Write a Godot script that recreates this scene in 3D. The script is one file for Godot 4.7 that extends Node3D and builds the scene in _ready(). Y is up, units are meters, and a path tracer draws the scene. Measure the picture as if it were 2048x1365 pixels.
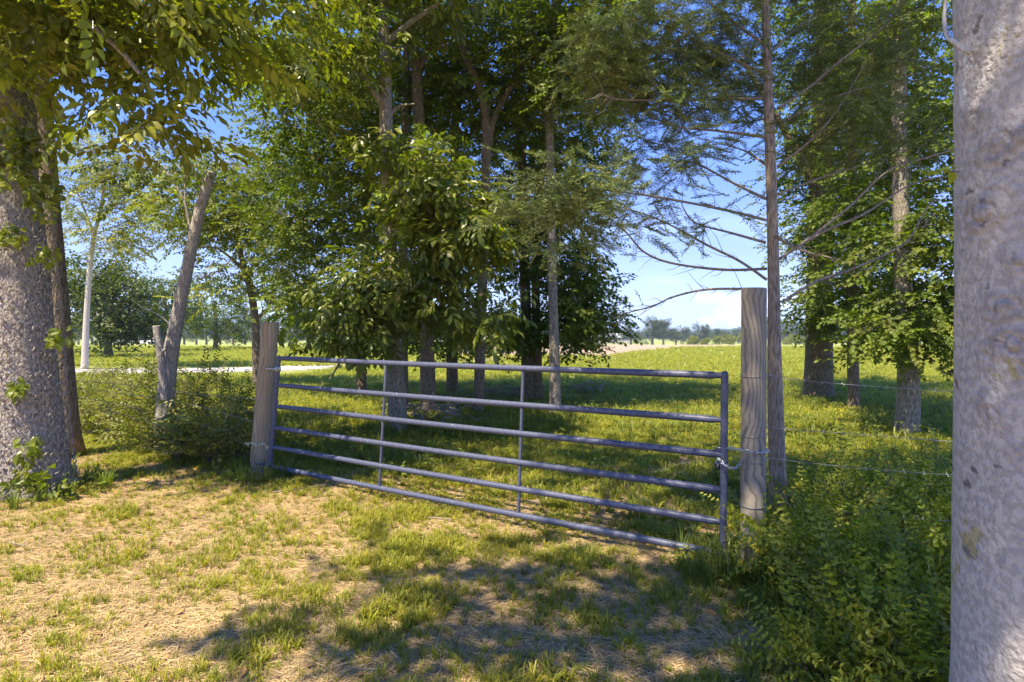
extends Node3D
# A steel gate between two fence posts at the edge of a grove, with open fields behind.
# The camera stands at x = 0, z = 0; the scene runs away from it along -z.
const F := 1137.0
const EYE := 1.55
const HOR := 670.0

var rng := RandomNumberGenerator.new()
var na := FastNoiseLite.new()
var nb := FastNoiseLite.new()
var M := {}
var used_names := {}
var leaf_meshes := {}

# ---------------------------------------------------------------- small helpers
func pix(px: float, py: float, z: float) -> Vector3:
	return Vector3((px - 1024.0) / F * z, EYE - (py - HOR) / F * z, -z)

func gnd(px: float, py: float) -> Vector3:
	var z := EYE * F / (py - HOR)
	return Vector3((px - 1024.0) / F * z, ground_y((px - 1024.0) / F * z, z), -z)

func ground_y(x: float, z: float) -> float:
	var y := 0.0
	if z > 40.0:
		y -= 0.2 * clampf((z - 40.0) / 60.0, 0.0, 1.0)
	if z > 100.0:
		y -= 3.2 * clampf((z - 100.0) / 180.0, 0.0, 1.0)
	var near := clampf(1.0 - (z - 12.0) / 30.0, 0.0, 1.0)
	y += near * (na.get_noise_2d(x * 22.0, z * 22.0) * 0.035 + nb.get_noise_2d(x * 160.0, z * 160.0) * 0.008)
	return y

func numbered(called: String) -> String:
	if not used_names.has(called):
		used_names[called] = 0
		return called
	used_names[called] += 1
	return "%s_%03d" % [called, used_names[called]]

func thing(called: String, label: String, category: String, at := Vector3.ZERO, group := "") -> Node3D:
	var o := Node3D.new()
	o.name = numbered(called)
	add_child(o)
	o.position = at
	o.set_meta("label", label)
	o.set_meta("category", category)
	if group != "":
		o.set_meta("group", group)
	return o

func part(called: String, mesh: Mesh, m: Material, parent: Node3D, stuff := false) -> MeshInstance3D:
	var o := MeshInstance3D.new()
	o.name = called
	o.mesh = mesh
	o.material_override = m
	parent.add_child(o, true)
	o.position = -parent.position if parent != self and parent.get_parent() == self else Vector3.ZERO
	if stuff:
		o.set_meta("kind", "stuff")
	return o

func structure(called: String, mesh: Mesh, m: Material) -> MeshInstance3D:
	var o := part(called, mesh, m, self)
	o.name = called
	o.set_meta("kind", "structure")
	return o

func scatter(called: String, mesh: Mesh, m: Material, parent: Node3D, xf: Array, cols: Array) -> MultiMeshInstance3D:
	var mm := MultiMesh.new()
	mm.transform_format = MultiMesh.TRANSFORM_3D
	mm.use_colors = true
	mm.mesh = mesh
	mm.instance_count = xf.size()
	for i in xf.size():
		mm.set_instance_transform(i, xf[i])
		mm.set_instance_color(i, cols[i])
	var o := MultiMeshInstance3D.new()
	o.name = called
	o.multimesh = mm
	o.material_override = m
	parent.add_child(o, true)
	if parent != self:
		o.position = -parent.position
	o.set_meta("kind", "stuff")
	return o

class MB:
	var v := PackedVector3Array()
	var n := PackedVector3Array()
	var c := PackedColorArray()
	var uv := PackedVector2Array()
	var ix := PackedInt32Array()
	func tri(a: Vector3, b: Vector3, d: Vector3, col := Color.WHITE) -> void:
		var k := v.size()
		v.append(a); v.append(b); v.append(d)
		c.append(col); c.append(col); c.append(col)
		ix.append(k); ix.append(k + 1); ix.append(k + 2)
	func quad(a: Vector3, b: Vector3, d: Vector3, e: Vector3, col := Color.WHITE) -> void:
		tri(a, b, d, col)
		tri(a, d, e, col)
	func box(lo: Vector3, hi: Vector3, t := Transform3D(), col := Color.WHITE) -> void:
		var p := []
		for k in 8:
			p.append(t * Vector3(hi.x if k & 1 else lo.x, hi.y if k & 2 else lo.y, hi.z if k & 4 else lo.z))
		for f in [[0, 2, 3, 1], [4, 5, 7, 6], [0, 4, 6, 2], [1, 3, 7, 5], [0, 1, 5, 4], [2, 6, 7, 3]]:
			quad(p[f[0]], p[f[1]], p[f[2]], p[f[3]], col)
	func smooth() -> void:
		n.resize(v.size())
		n.fill(Vector3.ZERO)
		for k in range(0, ix.size(), 3):
			var a := v[ix[k]]
			var w := -(v[ix[k + 1]] - a).cross(v[ix[k + 2]] - a)
			n[ix[k]] += w
			n[ix[k + 1]] += w
			n[ix[k + 2]] += w
		for k in n.size():
			n[k] = n[k].normalized()
	func done() -> ArrayMesh:
		var a := []
		a.resize(Mesh.ARRAY_MAX)
		a[Mesh.ARRAY_VERTEX] = v
		if n.size() == v.size():
			a[Mesh.ARRAY_NORMAL] = n
		if c.size() == v.size():
			a[Mesh.ARRAY_COLOR] = c
		if uv.size() == v.size():
			a[Mesh.ARRAY_TEX_UV] = uv
		a[Mesh.ARRAY_INDEX] = ix
		var m := ArrayMesh.new()
		m.add_surface_from_arrays(Mesh.PRIMITIVE_TRIANGLES, a)
		return m

# a smooth curve through points, each a Vector4 (position, radius)
func curve(pts: Array, per: int) -> Array:
	var out := []
	for i in pts.size() - 1:
		var a: Vector4 = pts[maxi(i - 1, 0)]
		var b: Vector4 = pts[i]
		var d: Vector4 = pts[i + 1]
		var e: Vector4 = pts[mini(i + 2, pts.size() - 1)]
		for k in per:
			var t := float(k) / per
			out.append(0.5 * ((2.0 * b) + (d - a) * t + (2.0 * a - 5.0 * b + 4.0 * d - e) * t * t + (3.0 * b - a - 3.0 * d + e) * t * t * t))
	out.append(pts[-1])
	return out

func v3(p: Vector4) -> Vector3:
	return Vector3(p.x, p.y, p.z)

func v4(p: Vector3, r: float) -> Vector4:
	return Vector4(p.x, p.y, p.z, r)

# a tube with indexed rings; rough = share of the radius by which noise moves the skin
func tube(mb: MB, pts: Array, sides: int, rough := 0.0, freq := 6.0, cap := true, lobes := 0.0) -> void:
	var first := mb.v.size()
	var u := Vector3.ZERO
	for i in pts.size():
		var p := v3(pts[i])
		var t := (v3(pts[mini(i + 1, pts.size() - 1)]) - v3(pts[maxi(i - 1, 0)])).normalized()
		if i == 0:
			u = t.cross(Vector3(0.31, 0.2, 0.93)).normalized()
			if u.length() < 0.5:
				u = t.cross(Vector3.RIGHT).normalized()
		u = (u - t * u.dot(t)).normalized()
		var w := t.cross(u)
		var r: float = pts[i].w
		for k in sides:
			var a := TAU * k / sides
			var d := u * cos(a) + w * sin(a)
			var rr := r
			if rough > 0.0:
				var q := p + d * r
				rr *= 1.0 + rough * (na.get_noise_3d(q.x * freq * 14.0, q.y * freq * 4.0, q.z * freq * 14.0) + 0.5 * nb.get_noise_3d(q.x * freq * 30.0, q.y * freq * 9.0, q.z * freq * 30.0))
			if lobes > 0.0:
				var fl := clampf(1.0 - (p.y - v3(pts[0]).y) / 0.45, 0.0, 1.0)
				rr *= 1.0 + lobes * fl * fl * (0.55 + 0.45 * cos(a * 5.0 + first))
			mb.v.append(p + d * rr)
			mb.c.append(Color.WHITE)
	for i in pts.size() - 1:
		for k in sides:
			var a := first + i * sides + k
			var b := first + i * sides + (k + 1) % sides
			mb.ix.append_array(PackedInt32Array([a, a + sides, b + sides, a, b + sides, b]))
	if cap:
		for e in [0, pts.size() - 1]:
			var k0: int = mb.v.size()
			mb.v.append(v3(pts[e]))
			mb.c.append(Color.WHITE)
			for k in sides:
				var a: int = first + e * sides + k
				var b: int = first + e * sides + (k + 1) % sides
				mb.ix.append_array(PackedInt32Array([k0, b, a] if e > 0 else [k0, a, b]))

func rod(mb: MB, a: Vector3, b: Vector3, r: float, sides := 12) -> void:
	tube(mb, [v4(a, r), v4(b, r)], sides)

# ---------------------------------------------------------------- materials
func noise_tex(freq: float, kind: int, ramp: Array, size := 512, normal := false, octaves := 5, seed_ := 1) -> NoiseTexture2D:
	var f := FastNoiseLite.new()
	f.seed = seed_
	f.frequency = freq
	f.noise_type = kind
	f.fractal_octaves = octaves
	var t := NoiseTexture2D.new()
	t.width = size
	t.height = size
	t.seamless = true
	t.noise = f
	if normal:
		t.as_normal_map = true
		t.bump_strength = 6.0
	elif ramp.size() > 0:
		var g := Gradient.new()
		g.offsets = PackedFloat32Array(ramp.map(func(e): return e[0]))
		g.colors = PackedColorArray(ramp.map(func(e): return Color(e[1].x, e[1].y, e[1].z).linear_to_srgb()))
		t.color_ramp = g
	return t

func lin(r: float, g: float, b: float) -> Color:
	return Color(r, g, b).linear_to_srgb()

func plain(called: String, c: Color, rough := 0.8, metal := 0.0) -> StandardMaterial3D:
	var m := StandardMaterial3D.new()
	m.resource_name = called
	m.albedo_color = c
	m.roughness = rough
	m.metallic = metal
	M[called] = m
	return m

func bark(called: String, dark: Vector3, light: Vector3, scale: Vector3, relief := 1.2, seed_ := 3) -> StandardMaterial3D:
	var m := plain(called, Color.WHITE, 0.92)
	var mid := dark.lerp(light, 0.5)
	m.albedo_texture = noise_tex(0.02, FastNoiseLite.TYPE_SIMPLEX, [[0.0, dark], [0.42, mid * 0.9], [0.6, light], [1.0, light * 1.15]], 512, false, 6, seed_)
	m.heightmap_enabled = true
	m.heightmap_scale = relief
	m.heightmap_texture = noise_tex(0.03, FastNoiseLite.TYPE_CELLULAR if called != "bark_smooth" else FastNoiseLite.TYPE_SIMPLEX, [], 512, false, 4, seed_ + 9)
	m.uv1_triplanar = true
	m.uv1_scale = scale
	m.metallic_specular = 0.3
	return m

func leafy(called: String, rough := 0.42, back := Color(0.92, 1.0, 0.45)) -> StandardMaterial3D:
	var m := plain(called, Color.WHITE, rough)
	m.vertex_color_use_as_albedo = true
	m.backlight_enabled = true
	m.backlight = back
	m.cull_mode = BaseMaterial3D.CULL_DISABLED
	return m

func materials() -> void:
	bark("bark_grey", Vector3(0.13, 0.105, 0.075), Vector3(0.36, 0.315, 0.25), Vector3(3.2, 0.9, 3.2), 1.6, 3)
	bark("bark_brown", Vector3(0.085, 0.065, 0.042), Vector3(0.26, 0.205, 0.14), Vector3(3.4, 0.7, 3.4), 1.8, 5)
	bark("bark_cedar", Vector3(0.15, 0.115, 0.085), Vector3(0.42, 0.345, 0.27), Vector3(7.0, 0.8, 7.0), 1.0, 7)
	bark("bark_pale", Vector3(0.30, 0.27, 0.23), Vector3(0.56, 0.52, 0.46), Vector3(3.0, 1.2, 3.0), 0.8, 11)
	bark("bark_dead", Vector3(0.16, 0.14, 0.12), Vector3(0.46, 0.42, 0.37), Vector3(6.0, 1.0, 6.0), 1.4, 13)
	bark("bark_rough", Vector3(0.14, 0.115, 0.09), Vector3(0.40, 0.36, 0.32), Vector3(3.0, 1.4, 3.0), 2.4, 15)
	var sm := bark("bark_smooth", Vector3(0.70, 0.70, 0.70), Vector3(0.98, 0.98, 0.98), Vector3(2.6, 2.2, 2.6), 0.5, 17)
	sm.vertex_color_use_as_albedo = true
	plain("twig", lin(0.13, 0.10, 0.075), 0.9)
	plain("dead_twig", lin(0.27, 0.22, 0.17), 0.9)
	leafy("leaf_glossy", 0.34)
	leafy("leaf", 0.45)
	leafy("needle", 0.6, Color(0.5, 0.6, 0.3))
	leafy("grass_blade", 0.5, Color(0.9, 1.0, 0.45))
	leafy("dry_leaf", 0.8, Color(0.3, 0.25, 0.15))
	var g := plain("ground", Color.WHITE, 0.95)
	g.vertex_color_use_as_albedo = true
	g.albedo_texture = noise_tex(0.035, FastNoiseLite.TYPE_SIMPLEX, [[0.0, Vector3(0.45, 0.43, 0.40)], [0.45, Vector3(0.82, 0.82, 0.80)], [0.7, Vector3(1, 1, 1)], [1.0, Vector3(1, 1, 1)]], 1024, false, 6, 21)
	g.heightmap_enabled = true
	g.heightmap_scale = 1.6
	g.heightmap_texture = noise_tex(0.05, FastNoiseLite.TYPE_SIMPLEX, [], 1024, false, 6, 23)
	g.uv1_triplanar = true
	g.uv1_world_triplanar = true
	g.uv1_scale = Vector3(0.9, 0.9, 0.9)
	g.metallic_specular = 0.2
	var gr := plain("gravel", Color.WHITE, 0.95)
	gr.albedo_texture = noise_tex(0.06, FastNoiseLite.TYPE_SIMPLEX, [[0.0, Vector3(0.30, 0.26, 0.21)], [0.5, Vector3(0.48, 0.43, 0.36)], [1.0, Vector3(0.62, 0.57, 0.50)]], 512, false, 5, 25)
	gr.uv1_triplanar = true
	gr.uv1_world_triplanar = true
	# painted steel of the gate, dulled and a little dusty
	var p := plain("gate_paint", Color.WHITE, 0.36)
	p.albedo_texture = noise_tex(0.02, FastNoiseLite.TYPE_SIMPLEX, [[0.0, Vector3(0.055, 0.065, 0.11)], [0.5, Vector3(0.075, 0.086, 0.14)], [0.8, Vector3(0.10, 0.11, 0.165)], [1.0, Vector3(0.17, 0.17, 0.20)]], 512, false, 5, 27)
	p.roughness_texture = noise_tex(0.015, FastNoiseLite.TYPE_SIMPLEX, [[0.0, Vector3(0.6, 0.6, 0.6)], [1.0, Vector3(1, 1, 1)]], 256, false, 4, 29)
	p.roughness = 0.5
	p.uv1_triplanar = true
	p.uv1_scale = Vector3(2.5, 2.5, 2.5)
	plain("weld", lin(0.45, 0.46, 0.50), 0.5)
	plain("zinc", lin(0.55, 0.56, 0.58), 0.32, 0.9)
	plain("wire", lin(0.33, 0.33, 0.34), 0.5, 0.7)
	plain("padlock_body", lin(0.02, 0.02, 0.03), 0.35)
	plain("white_paint", lin(0.75, 0.75, 0.74), 0.6)
	plain("tin_roof", lin(0.72, 0.73, 0.74), 0.45)
	plain("barn_wall", lin(0.42, 0.38, 0.34), 0.8)
	plain("car_glass", lin(0.03, 0.035, 0.04), 0.1)
	plain("tyre", lin(0.02, 0.02, 0.02), 0.9)
	plain("silver_paint", lin(0.45, 0.46, 0.48), 0.3, 0.4)
	M["post_new"] = post_wood("post_new", Vector3(0.38, 0.33, 0.26), Vector3(0.20, 0.17, 0.13), 31)
	M["post_old"] = post_wood("post_old", Vector3(0.40, 0.32, 0.21), Vector3(0.27, 0.21, 0.14), 37)

func post_wood(called: String, light: Vector3, dark: Vector3, seed_: int) -> StandardMaterial3D:
	var f := FastNoiseLite.new()
	f.seed = seed_
	f.frequency = 1.0
	var w := 256
	var h := 1024
	var im := Image.create(w, h, false, Image.FORMAT_RGB8)
	var hm := Image.create(w, h, false, Image.FORMAT_RGB8)
	for y in h:
		for x in w:
			var a := TAU * x / w
			var cx := cos(a)
			var cz := sin(a)
			var yy := float(y) / h
			# rings of a slightly crooked trunk, cut by the turned post
			var ox := 0.55 * f.get_noise_2d(yy * 1.6, 3.0) + 0.10 * f.get_noise_2d(yy * 5.0, 9.0)
			var oz := 0.55 * f.get_noise_2d(yy * 1.6, 40.0) + 0.10 * f.get_noise_2d(yy * 5.0, 60.0)
			var d := Vector2(cx * 1.0 - ox - 0.35, cz * 1.0 - oz).length()
			var ring := fposmod(d * 6.0 + 0.12 * f.get_noise_3d(cx * 2.0, yy * 12.0, cz * 2.0), 1.0)
			var late := smoothstep(0.45, 0.9, ring) * (1.0 - smoothstep(0.93, 1.0, ring))
			var fib := 0.5 + 0.5 * f.get_noise_3d(cx * 22.0, yy * 14.0, cz * 22.0)
			var check := smoothstep(0.50, 0.62, f.get_noise_3d(cx * 14.0 + 50.0, yy * 2.2, cz * 14.0))
			var stain := 0.5 + 0.5 * f.get_noise_3d(cx * 1.4 + 9.0, yy * 5.0, cz * 1.4)
			var c := light.lerp(dark, late * 0.85) * (0.78 + 0.3 * fib) * (0.82 + 0.3 * stain)
			c = c.lerp(Vector3(0.05, 0.04, 0.03), check * 0.7)
			im.set_pixel(x, y, Color(c.x, c.y, c.z).linear_to_srgb())
			var hh := clampf(0.6 - 0.25 * late + 0.15 * fib - 0.5 * check, 0.0, 1.0)
			hm.set_pixel(x, y, Color(hh, hh, hh))
	var m := plain(called, Color.WHITE, 0.85)
	m.albedo_texture = ImageTexture.create_from_image(im)
	m.heightmap_enabled = true
	m.heightmap_scale = 0.5
	m.heightmap_texture = ImageTexture.create_from_image(hm)
	m.metallic_specular = 0.3
	return m

# ---------------------------------------------------------------- leaves
func leaf(mb: MB, at: Vector3, dir: Vector3, up: Vector3, length: float, width: float, shape: String, tone: float) -> void:
	var s := dir.cross(up).normalized()
	var u := s.cross(dir).normalized()
	var c := Color(tone, tone, tone * 0.95)
	if shape == "star":
		var pts := []
		var ang := [-2.5, -1.9, -1.35, -0.95, -0.6, -0.28, 0.0, 0.28, 0.6, 0.95, 1.35, 1.9, 2.5]
		var rad := [0.30, 0.52, 0.34, 0.80, 0.46, 0.60, 1.0, 0.60, 0.46, 0.80, 0.34, 0.52, 0.30]
		for k in ang.size():
			var q: float = rad[k] * length * 0.62
			pts.append(at + dir * (length * 0.38 + cos(ang[k]) * q) + s * sin(ang[k]) * q * width / length * 1.15 + u * (absf(sin(ang[k])) * 0.16 * length - 0.10 * q))
		var mid := at + dir * length * 0.38
		for k in pts.size() - 1:
			mb.tri(mid, pts[k], pts[k + 1], c)
		mb.tri(mid, pts[-1], pts[0], c)
		return
	var ts := [0.0, 0.28, 0.62, 1.0]
	var ws := [0.03, 0.44, 0.42, 0.0]
	if shape == "obovate":
		ws = [0.03, 0.30, 0.50, 0.02]
	if shape == "heart":
		ts = [-0.08, 0.16, 0.55, 1.0]
		ws = [0.20, 0.52, 0.40, 0.0]
	var mid := []
	var lft := []
	var rgt := []
	for k in 4:
		var t: float = ts[k]
		var p := at + dir * length * t - u * length * 0.22 * t * t
		mid.append(p)
		var e: float = ws[k] * width
		lft.append(p - s * e + u * e * 0.35)
		rgt.append(p + s * e + u * e * 0.35)
	for k in 3:
		mb.quad(mid[k], lft[k], lft[k + 1], mid[k + 1], c)
		mb.quad(mid[k], mid[k + 1], rgt[k + 1], rgt[k], c)

# a twig with leaves, lying along +x, its leaves mostly facing up
func spray(kind: String, seed_: int) -> ArrayMesh:
	var r := RandomNumberGenerator.new()
	r.seed = seed_
	var mb := MB.new()
	var brown := Color(0.55, 0.45, 0.4)
	match kind:
		"star", "oval", "fine", "brush":
			var conf: Array = {"star": [0.42, 11, 0.115, 0.115, "star"], "oval": [0.46, 11, 0.125, 0.070, "oval"], "fine": [0.36, 15, 0.062, 0.040, "oval"], "brush": [0.30, 13, 0.050, 0.028, "oval"]}[kind]
			var L: float = conf[0]
			for k in conf[1]:
				var t: float = (k + 0.6) / float(conf[1])
				var side := 1.0 if k % 2 else -1.0
				var p := Vector3(L * t, -0.10 * L * t * t, 0.0)
				var d := Vector3(0.55 + 0.5 * t, r.randf_range(-0.55, 0.12), side * (1.05 - 0.7 * t) + r.randf_range(-0.3, 0.3)).normalized()
				var up := Vector3(r.randf_range(-0.45, 0.45), 1.0, r.randf_range(-0.45, 0.45)).normalized()
				var sz := r.randf_range(0.72, 1.15)
				leaf(mb, p + d * 0.02, d, up, conf[2] * sz, conf[3] * sz, conf[4], r.randf_range(0.8, 1.15))
			tri_stem(mb, Vector3.ZERO, Vector3(L, -0.1 * L, 0), 0.003, brown)
		"hickory":
			# two or three compound leaves of five to seven leaflets
			for q in 3:
				var yaw := r.randf_range(-0.9, 0.9) + (q - 1) * 0.9
				var d0 := Vector3(cos(yaw), r.randf_range(-0.45, 0.05), sin(yaw)).normalized()
				var up := Vector3(r.randf_range(-0.3, 0.3), 1, r.randf_range(-0.3, 0.3)).normalized()
				var s := d0.cross(up).normalized()
				var b := Vector3(0.03 * q, 0, 0)
				var e := b + d0 * 0.26 - Vector3(0, 0.05, 0)
				tri_stem(mb, b, e, 0.0025, Color(0.9, 0.8, 0.6))
				for k in 2:
					for sd in [-1.0, 1.0]:
						var p := b.lerp(e, 0.45 + 0.33 * k)
						var d: Vector3 = (d0 * (0.5 + 0.35 * k) + s * sd - Vector3(0, r.randf_range(0.05, 0.5), 0)).normalized()
						leaf(mb, p, d, up, 0.125 + 0.03 * k, 0.056 + 0.01 * k, "obovate", r.randf_range(0.85, 1.15))
				leaf(mb, e, (d0 - Vector3(0, 0.35, 0)).normalized(), up, 0.18, 0.078, "obovate", r.randf_range(0.9, 1.15))
		"vine":
			for k in 6:
				var d := Vector3(r.randf_range(-1, 1), r.randf_range(-0.9, 0.2), r.randf_range(-1, 1)).normalized()
				leaf(mb, Vector3(r.randf_range(-0.1, 0.1), r.randf_range(-0.1, 0.1), 0), d, Vector3(r.randf_range(-0.6, 0.6), 0.5, 1).normalized(), r.randf_range(0.07, 0.12), r.randf_range(0.055, 0.09), "heart", r.randf_range(0.85, 1.2))
		"privet":
			var L := 0.34
			for k in 9:
				var t := (k + 0.5) / 9.0
				var p := Vector3(L * t, 0.10 * L * sin(t * 2.4), 0)
				for sd in [-1.0, 1.0]:
					var d := Vector3(r.randf_range(0.1, 0.9), r.randf_range(-0.4, 0.6), sd * r.randf_range(0.5, 1.0)).normalized()
					var sz := (1.0 - 0.45 * t) * r.randf_range(0.8, 1.15)
					leaf(mb, p, d, Vector3(r.randf_range(-0.3, 0.3), 1, r.randf_range(-0.3, 0.3)).normalized(), 0.044 * sz, 0.026 * sz, "oval", r.randf_range(0.85, 1.15))
			tri_stem(mb, Vector3.ZERO, Vector3(L, 0.07 * L, 0), 0.002, Color(0.8, 0.7, 0.5))
		"cedar":
			# a flat feathery spray: thin shoots that fork twice
			for k in 14:
				var t := k / 14.0
				var p := Vector3(0.26 * t, -0.03 * t * t, 0)
				for sd in [-1.0, 1.0]:
					var d := Vector3(1.0, r.randf_range(-0.35, 0.35), sd * r.randf_range(0.6, 1.2)).normalized()
					var l := r.randf_range(0.03, 0.07) * (1.1 - 0.6 * t)
					needle(mb, p, d, l, r)
					for j in 4:
						var d2 := (d + Vector3(r.randf_range(-0.7, 0.7), r.randf_range(-0.6, 0.6), r.randf_range(-0.7, 0.7))).normalized()
						needle(mb, p + d * l * (0.2 + 0.22 * j), d2, l * 0.48, r)
			tri_stem(mb, Vector3.ZERO, Vector3(0.27, -0.03, 0), 0.0022, brown)
		"clump":
			# foliage of trees far off: a fist of coarse leaf faces
			for k in 26:
				var q := Vector3(r.randfn(0, 0.30), r.randfn(0, 0.24), r.randfn(0, 0.30))
				var d := Vector3(r.randf_range(-1, 1), r.randf_range(-0.5, 0.4), r.randf_range(-1, 1)).normalized()
				leaf(mb, q, d, Vector3(r.randf_range(-0.7, 0.7), 1, r.randf_range(-0.7, 0.7)).normalized(), r.randf_range(0.18, 0.32), r.randf_range(0.12, 0.2), "oval", r.randf_range(0.75, 1.2))
		"grass":
			var blades := r.randi_range(11, 17)
			for k in blades:
				var a := r.randf() * TAU
				blade(mb, Vector3(cos(a), 0, sin(a)) * r.randf_range(0.0, 0.03), a + r.randf_range(-0.5, 0.5), r.randf_range(0.05, 0.125), r.randf_range(0.0022, 0.004), r.randf_range(0.25, 1.15), r.randf_range(0.8, 1.15))
		"thatch":
			for k in 14:
				var a := r.randf() * TAU
				var p := Vector3(r.randfn(0, 0.06), r.randf_range(0.002, 0.012), r.randfn(0, 0.06))
				var d := Vector3(cos(a), r.randf_range(-0.02, 0.12), sin(a)) * r.randf_range(0.03, 0.09)
				var s := Vector3(-sin(a), 0.3, cos(a)) * 0.0016
				mb.quad(p - s, p + s, p + d + s * 0.4, p + d - s * 0.4, Color.WHITE * r.randf_range(0.7, 1.2))
		"tall_grass":
			for k in 16:
				var a := r.randf() * TAU
				blade(mb, Vector3(cos(a), 0, sin(a)) * r.randf_range(0.0, 0.05), a, r.randf_range(0.16, 0.34), r.randf_range(0.003, 0.006), r.randf_range(0.3, 1.0), r.randf_range(0.8, 1.15))
		"weed":
			for k in 9:
				var a := r.randf() * TAU
				var h := r.randf_range(0.03, 0.16)
				var d := Vector3(cos(a), r.randf_range(-0.3, 0.3), sin(a)).normalized()
				var b := Vector3(cos(a), 0, sin(a)) * r.randf_range(0.0, 0.07) + Vector3(0, h, 0)
				leaf(mb, b, d, Vector3(r.randf_range(-0.4, 0.4), 1, r.randf_range(-0.4, 0.4)).normalized(), r.randf_range(0.035, 0.065), r.randf_range(0.022, 0.036), "oval", r.randf_range(0.85, 1.15))
				tri_stem(mb, Vector3(b.x * 0.4, 0, b.z * 0.4), b, 0.0014, Color(0.9, 0.9, 0.7))
	return mb.done()

func needle(mb: MB, p: Vector3, d: Vector3, l: float, r: RandomNumberGenerator) -> void:
	var s := d.cross(Vector3(r.randf_range(-1, 1), r.randf_range(-1, 1), r.randf_range(-1, 1))).normalized() * 0.0021
	var c := Color.WHITE * r.randf_range(0.75, 1.2)
	mb.quad(p - s * 0.7, p + s * 0.7, p + d * l * 0.6 + s, p + d * l * 0.6 - s, c)
	mb.tri(p + d * l * 0.6 - s, p + d * l * 0.6 + s, p + d * l, c)

func blade(mb: MB, p: Vector3, a: float, l: float, w: float, bend: float, tone: float) -> void:
	var o := Vector3(cos(a), 0, sin(a))
	var s := Vector3(-sin(a), 0, cos(a)) * w
	var q1 := p + Vector3(0, l * 0.5, 0) + o * l * 0.12 * bend
	var q2 := p + Vector3(0, l * (0.9 - 0.15 * bend), 0) + o * l * 0.42 * bend
	var q3 := p + Vector3(0, l * (1.08 - 0.45 * bend), 0) + o * l * 0.78 * bend
	var c := Color.WHITE * tone
	mb.quad(p - s * 0.8, p + s * 0.8, q1 + s, q1 - s, c)
	mb.quad(q1 - s, q1 + s, q2 + s * 0.7, q2 - s * 0.7, c)
	mb.tri(q2 - s * 0.7, q2 + s * 0.7, q3, c)

func tri_stem(mb: MB, a: Vector3, b: Vector3, r: float, c: Color) -> void:
	var d := (b - a).normalized()
	var s := d.cross(Vector3(0.1, 0.9, 0.3)).normalized() * r
	var u := d.cross(s)
	var o := [s, -s * 0.5 + u * 0.87, -s * 0.5 - u * 0.87]
	for k in 3:
		mb.quad(a + o[k], a + o[(k + 1) % 3], b + o[(k + 1) % 3] * 0.5, b + o[k] * 0.5, c)

func sprays(kind: String) -> Array:
	if not leaf_meshes.has(kind):
		leaf_meshes[kind] = []
		for k in 3:
			leaf_meshes[kind].append(spray(kind, 100 + k * 17 + kind.length()))
	return leaf_meshes[kind]

func tint(base: Vector3, spread: float, yellow := 0.0) -> Color:
	var b := rng.randfn(1.0, spread)
	b = clampf(b, 0.5, 1.7)
	var y := maxf(0.0, rng.randfn(yellow, 0.12))
	return Color(base.x * b * (1.1 + 1.2 * y), base.y * b * (1.0 + 0.35 * y), base.z * b * 0.75)

func turned(yaw: float, pitch: float, roll: float, size: float, at: Vector3) -> Transform3D:
	var b := Basis(Vector3.UP, yaw) * Basis(Vector3(0, 0, 1), pitch) * Basis(Vector3.RIGHT, roll)
	return Transform3D(b.scaled_local(Vector3.ONE * size), at)

# three scattered meshes of one leaf kind, from lists of places
func put_leaves(called: String, kind: String, m: Material, parent: Node3D, xf: Array, cols: Array) -> void:
	var meshes := sprays(kind)
	for k in meshes.size():
		var a := []
		var b := []
		for i in range(k, xf.size(), meshes.size()):
			a.append(xf[i])
			b.append(cols[i])
		if a.size() > 0:
			scatter(called, meshes[k], m, parent, a, b)

# ---------------------------------------------------------------- trees
# stems: arrays of Vector4 (point, radius), the first is the trunk. blobs: [centre, radii, clusters]
func tree(called: String, label: String, conf: Dictionary) -> Node3D:
	var stems: Array = conf.stems
	var base := v3(stems[0][0])
	var t := thing(called, label, "tree", Vector3(base.x, ground_y(base.x, -base.z), base.z), conf.get("group", ""))
	var nodes := PackedVector3Array()
	var mb := MB.new()
	var bm: Material = M[conf.get("bark", "bark_grey")]
	for k in stems.size():
		var c := curve(stems[k], 7)
		if k == 0:
			c[0] = v4(v3(c[0]) - Vector3(0, 0.15, 0), c[0].w)
		var fine: bool = conf.get("fine", false)
		tube(mb, c, (28 if fine else 14) if k == 0 else 9, conf.get("rough", 0.16), conf.get("freq", 1.0), true, conf.get("flare", 0.35) if k == 0 else 0.0)
		for i in c.size():
			var q := v3(c[i])
			if q.y > conf.get("bare", 1.8) or k > 0:
				nodes.append(q)
		mb.smooth()
		part("trunk" if k == 0 else "branch", mb.done(), bm, t)
		mb = MB.new()
	grow(t, nodes, conf)
	return t

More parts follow.
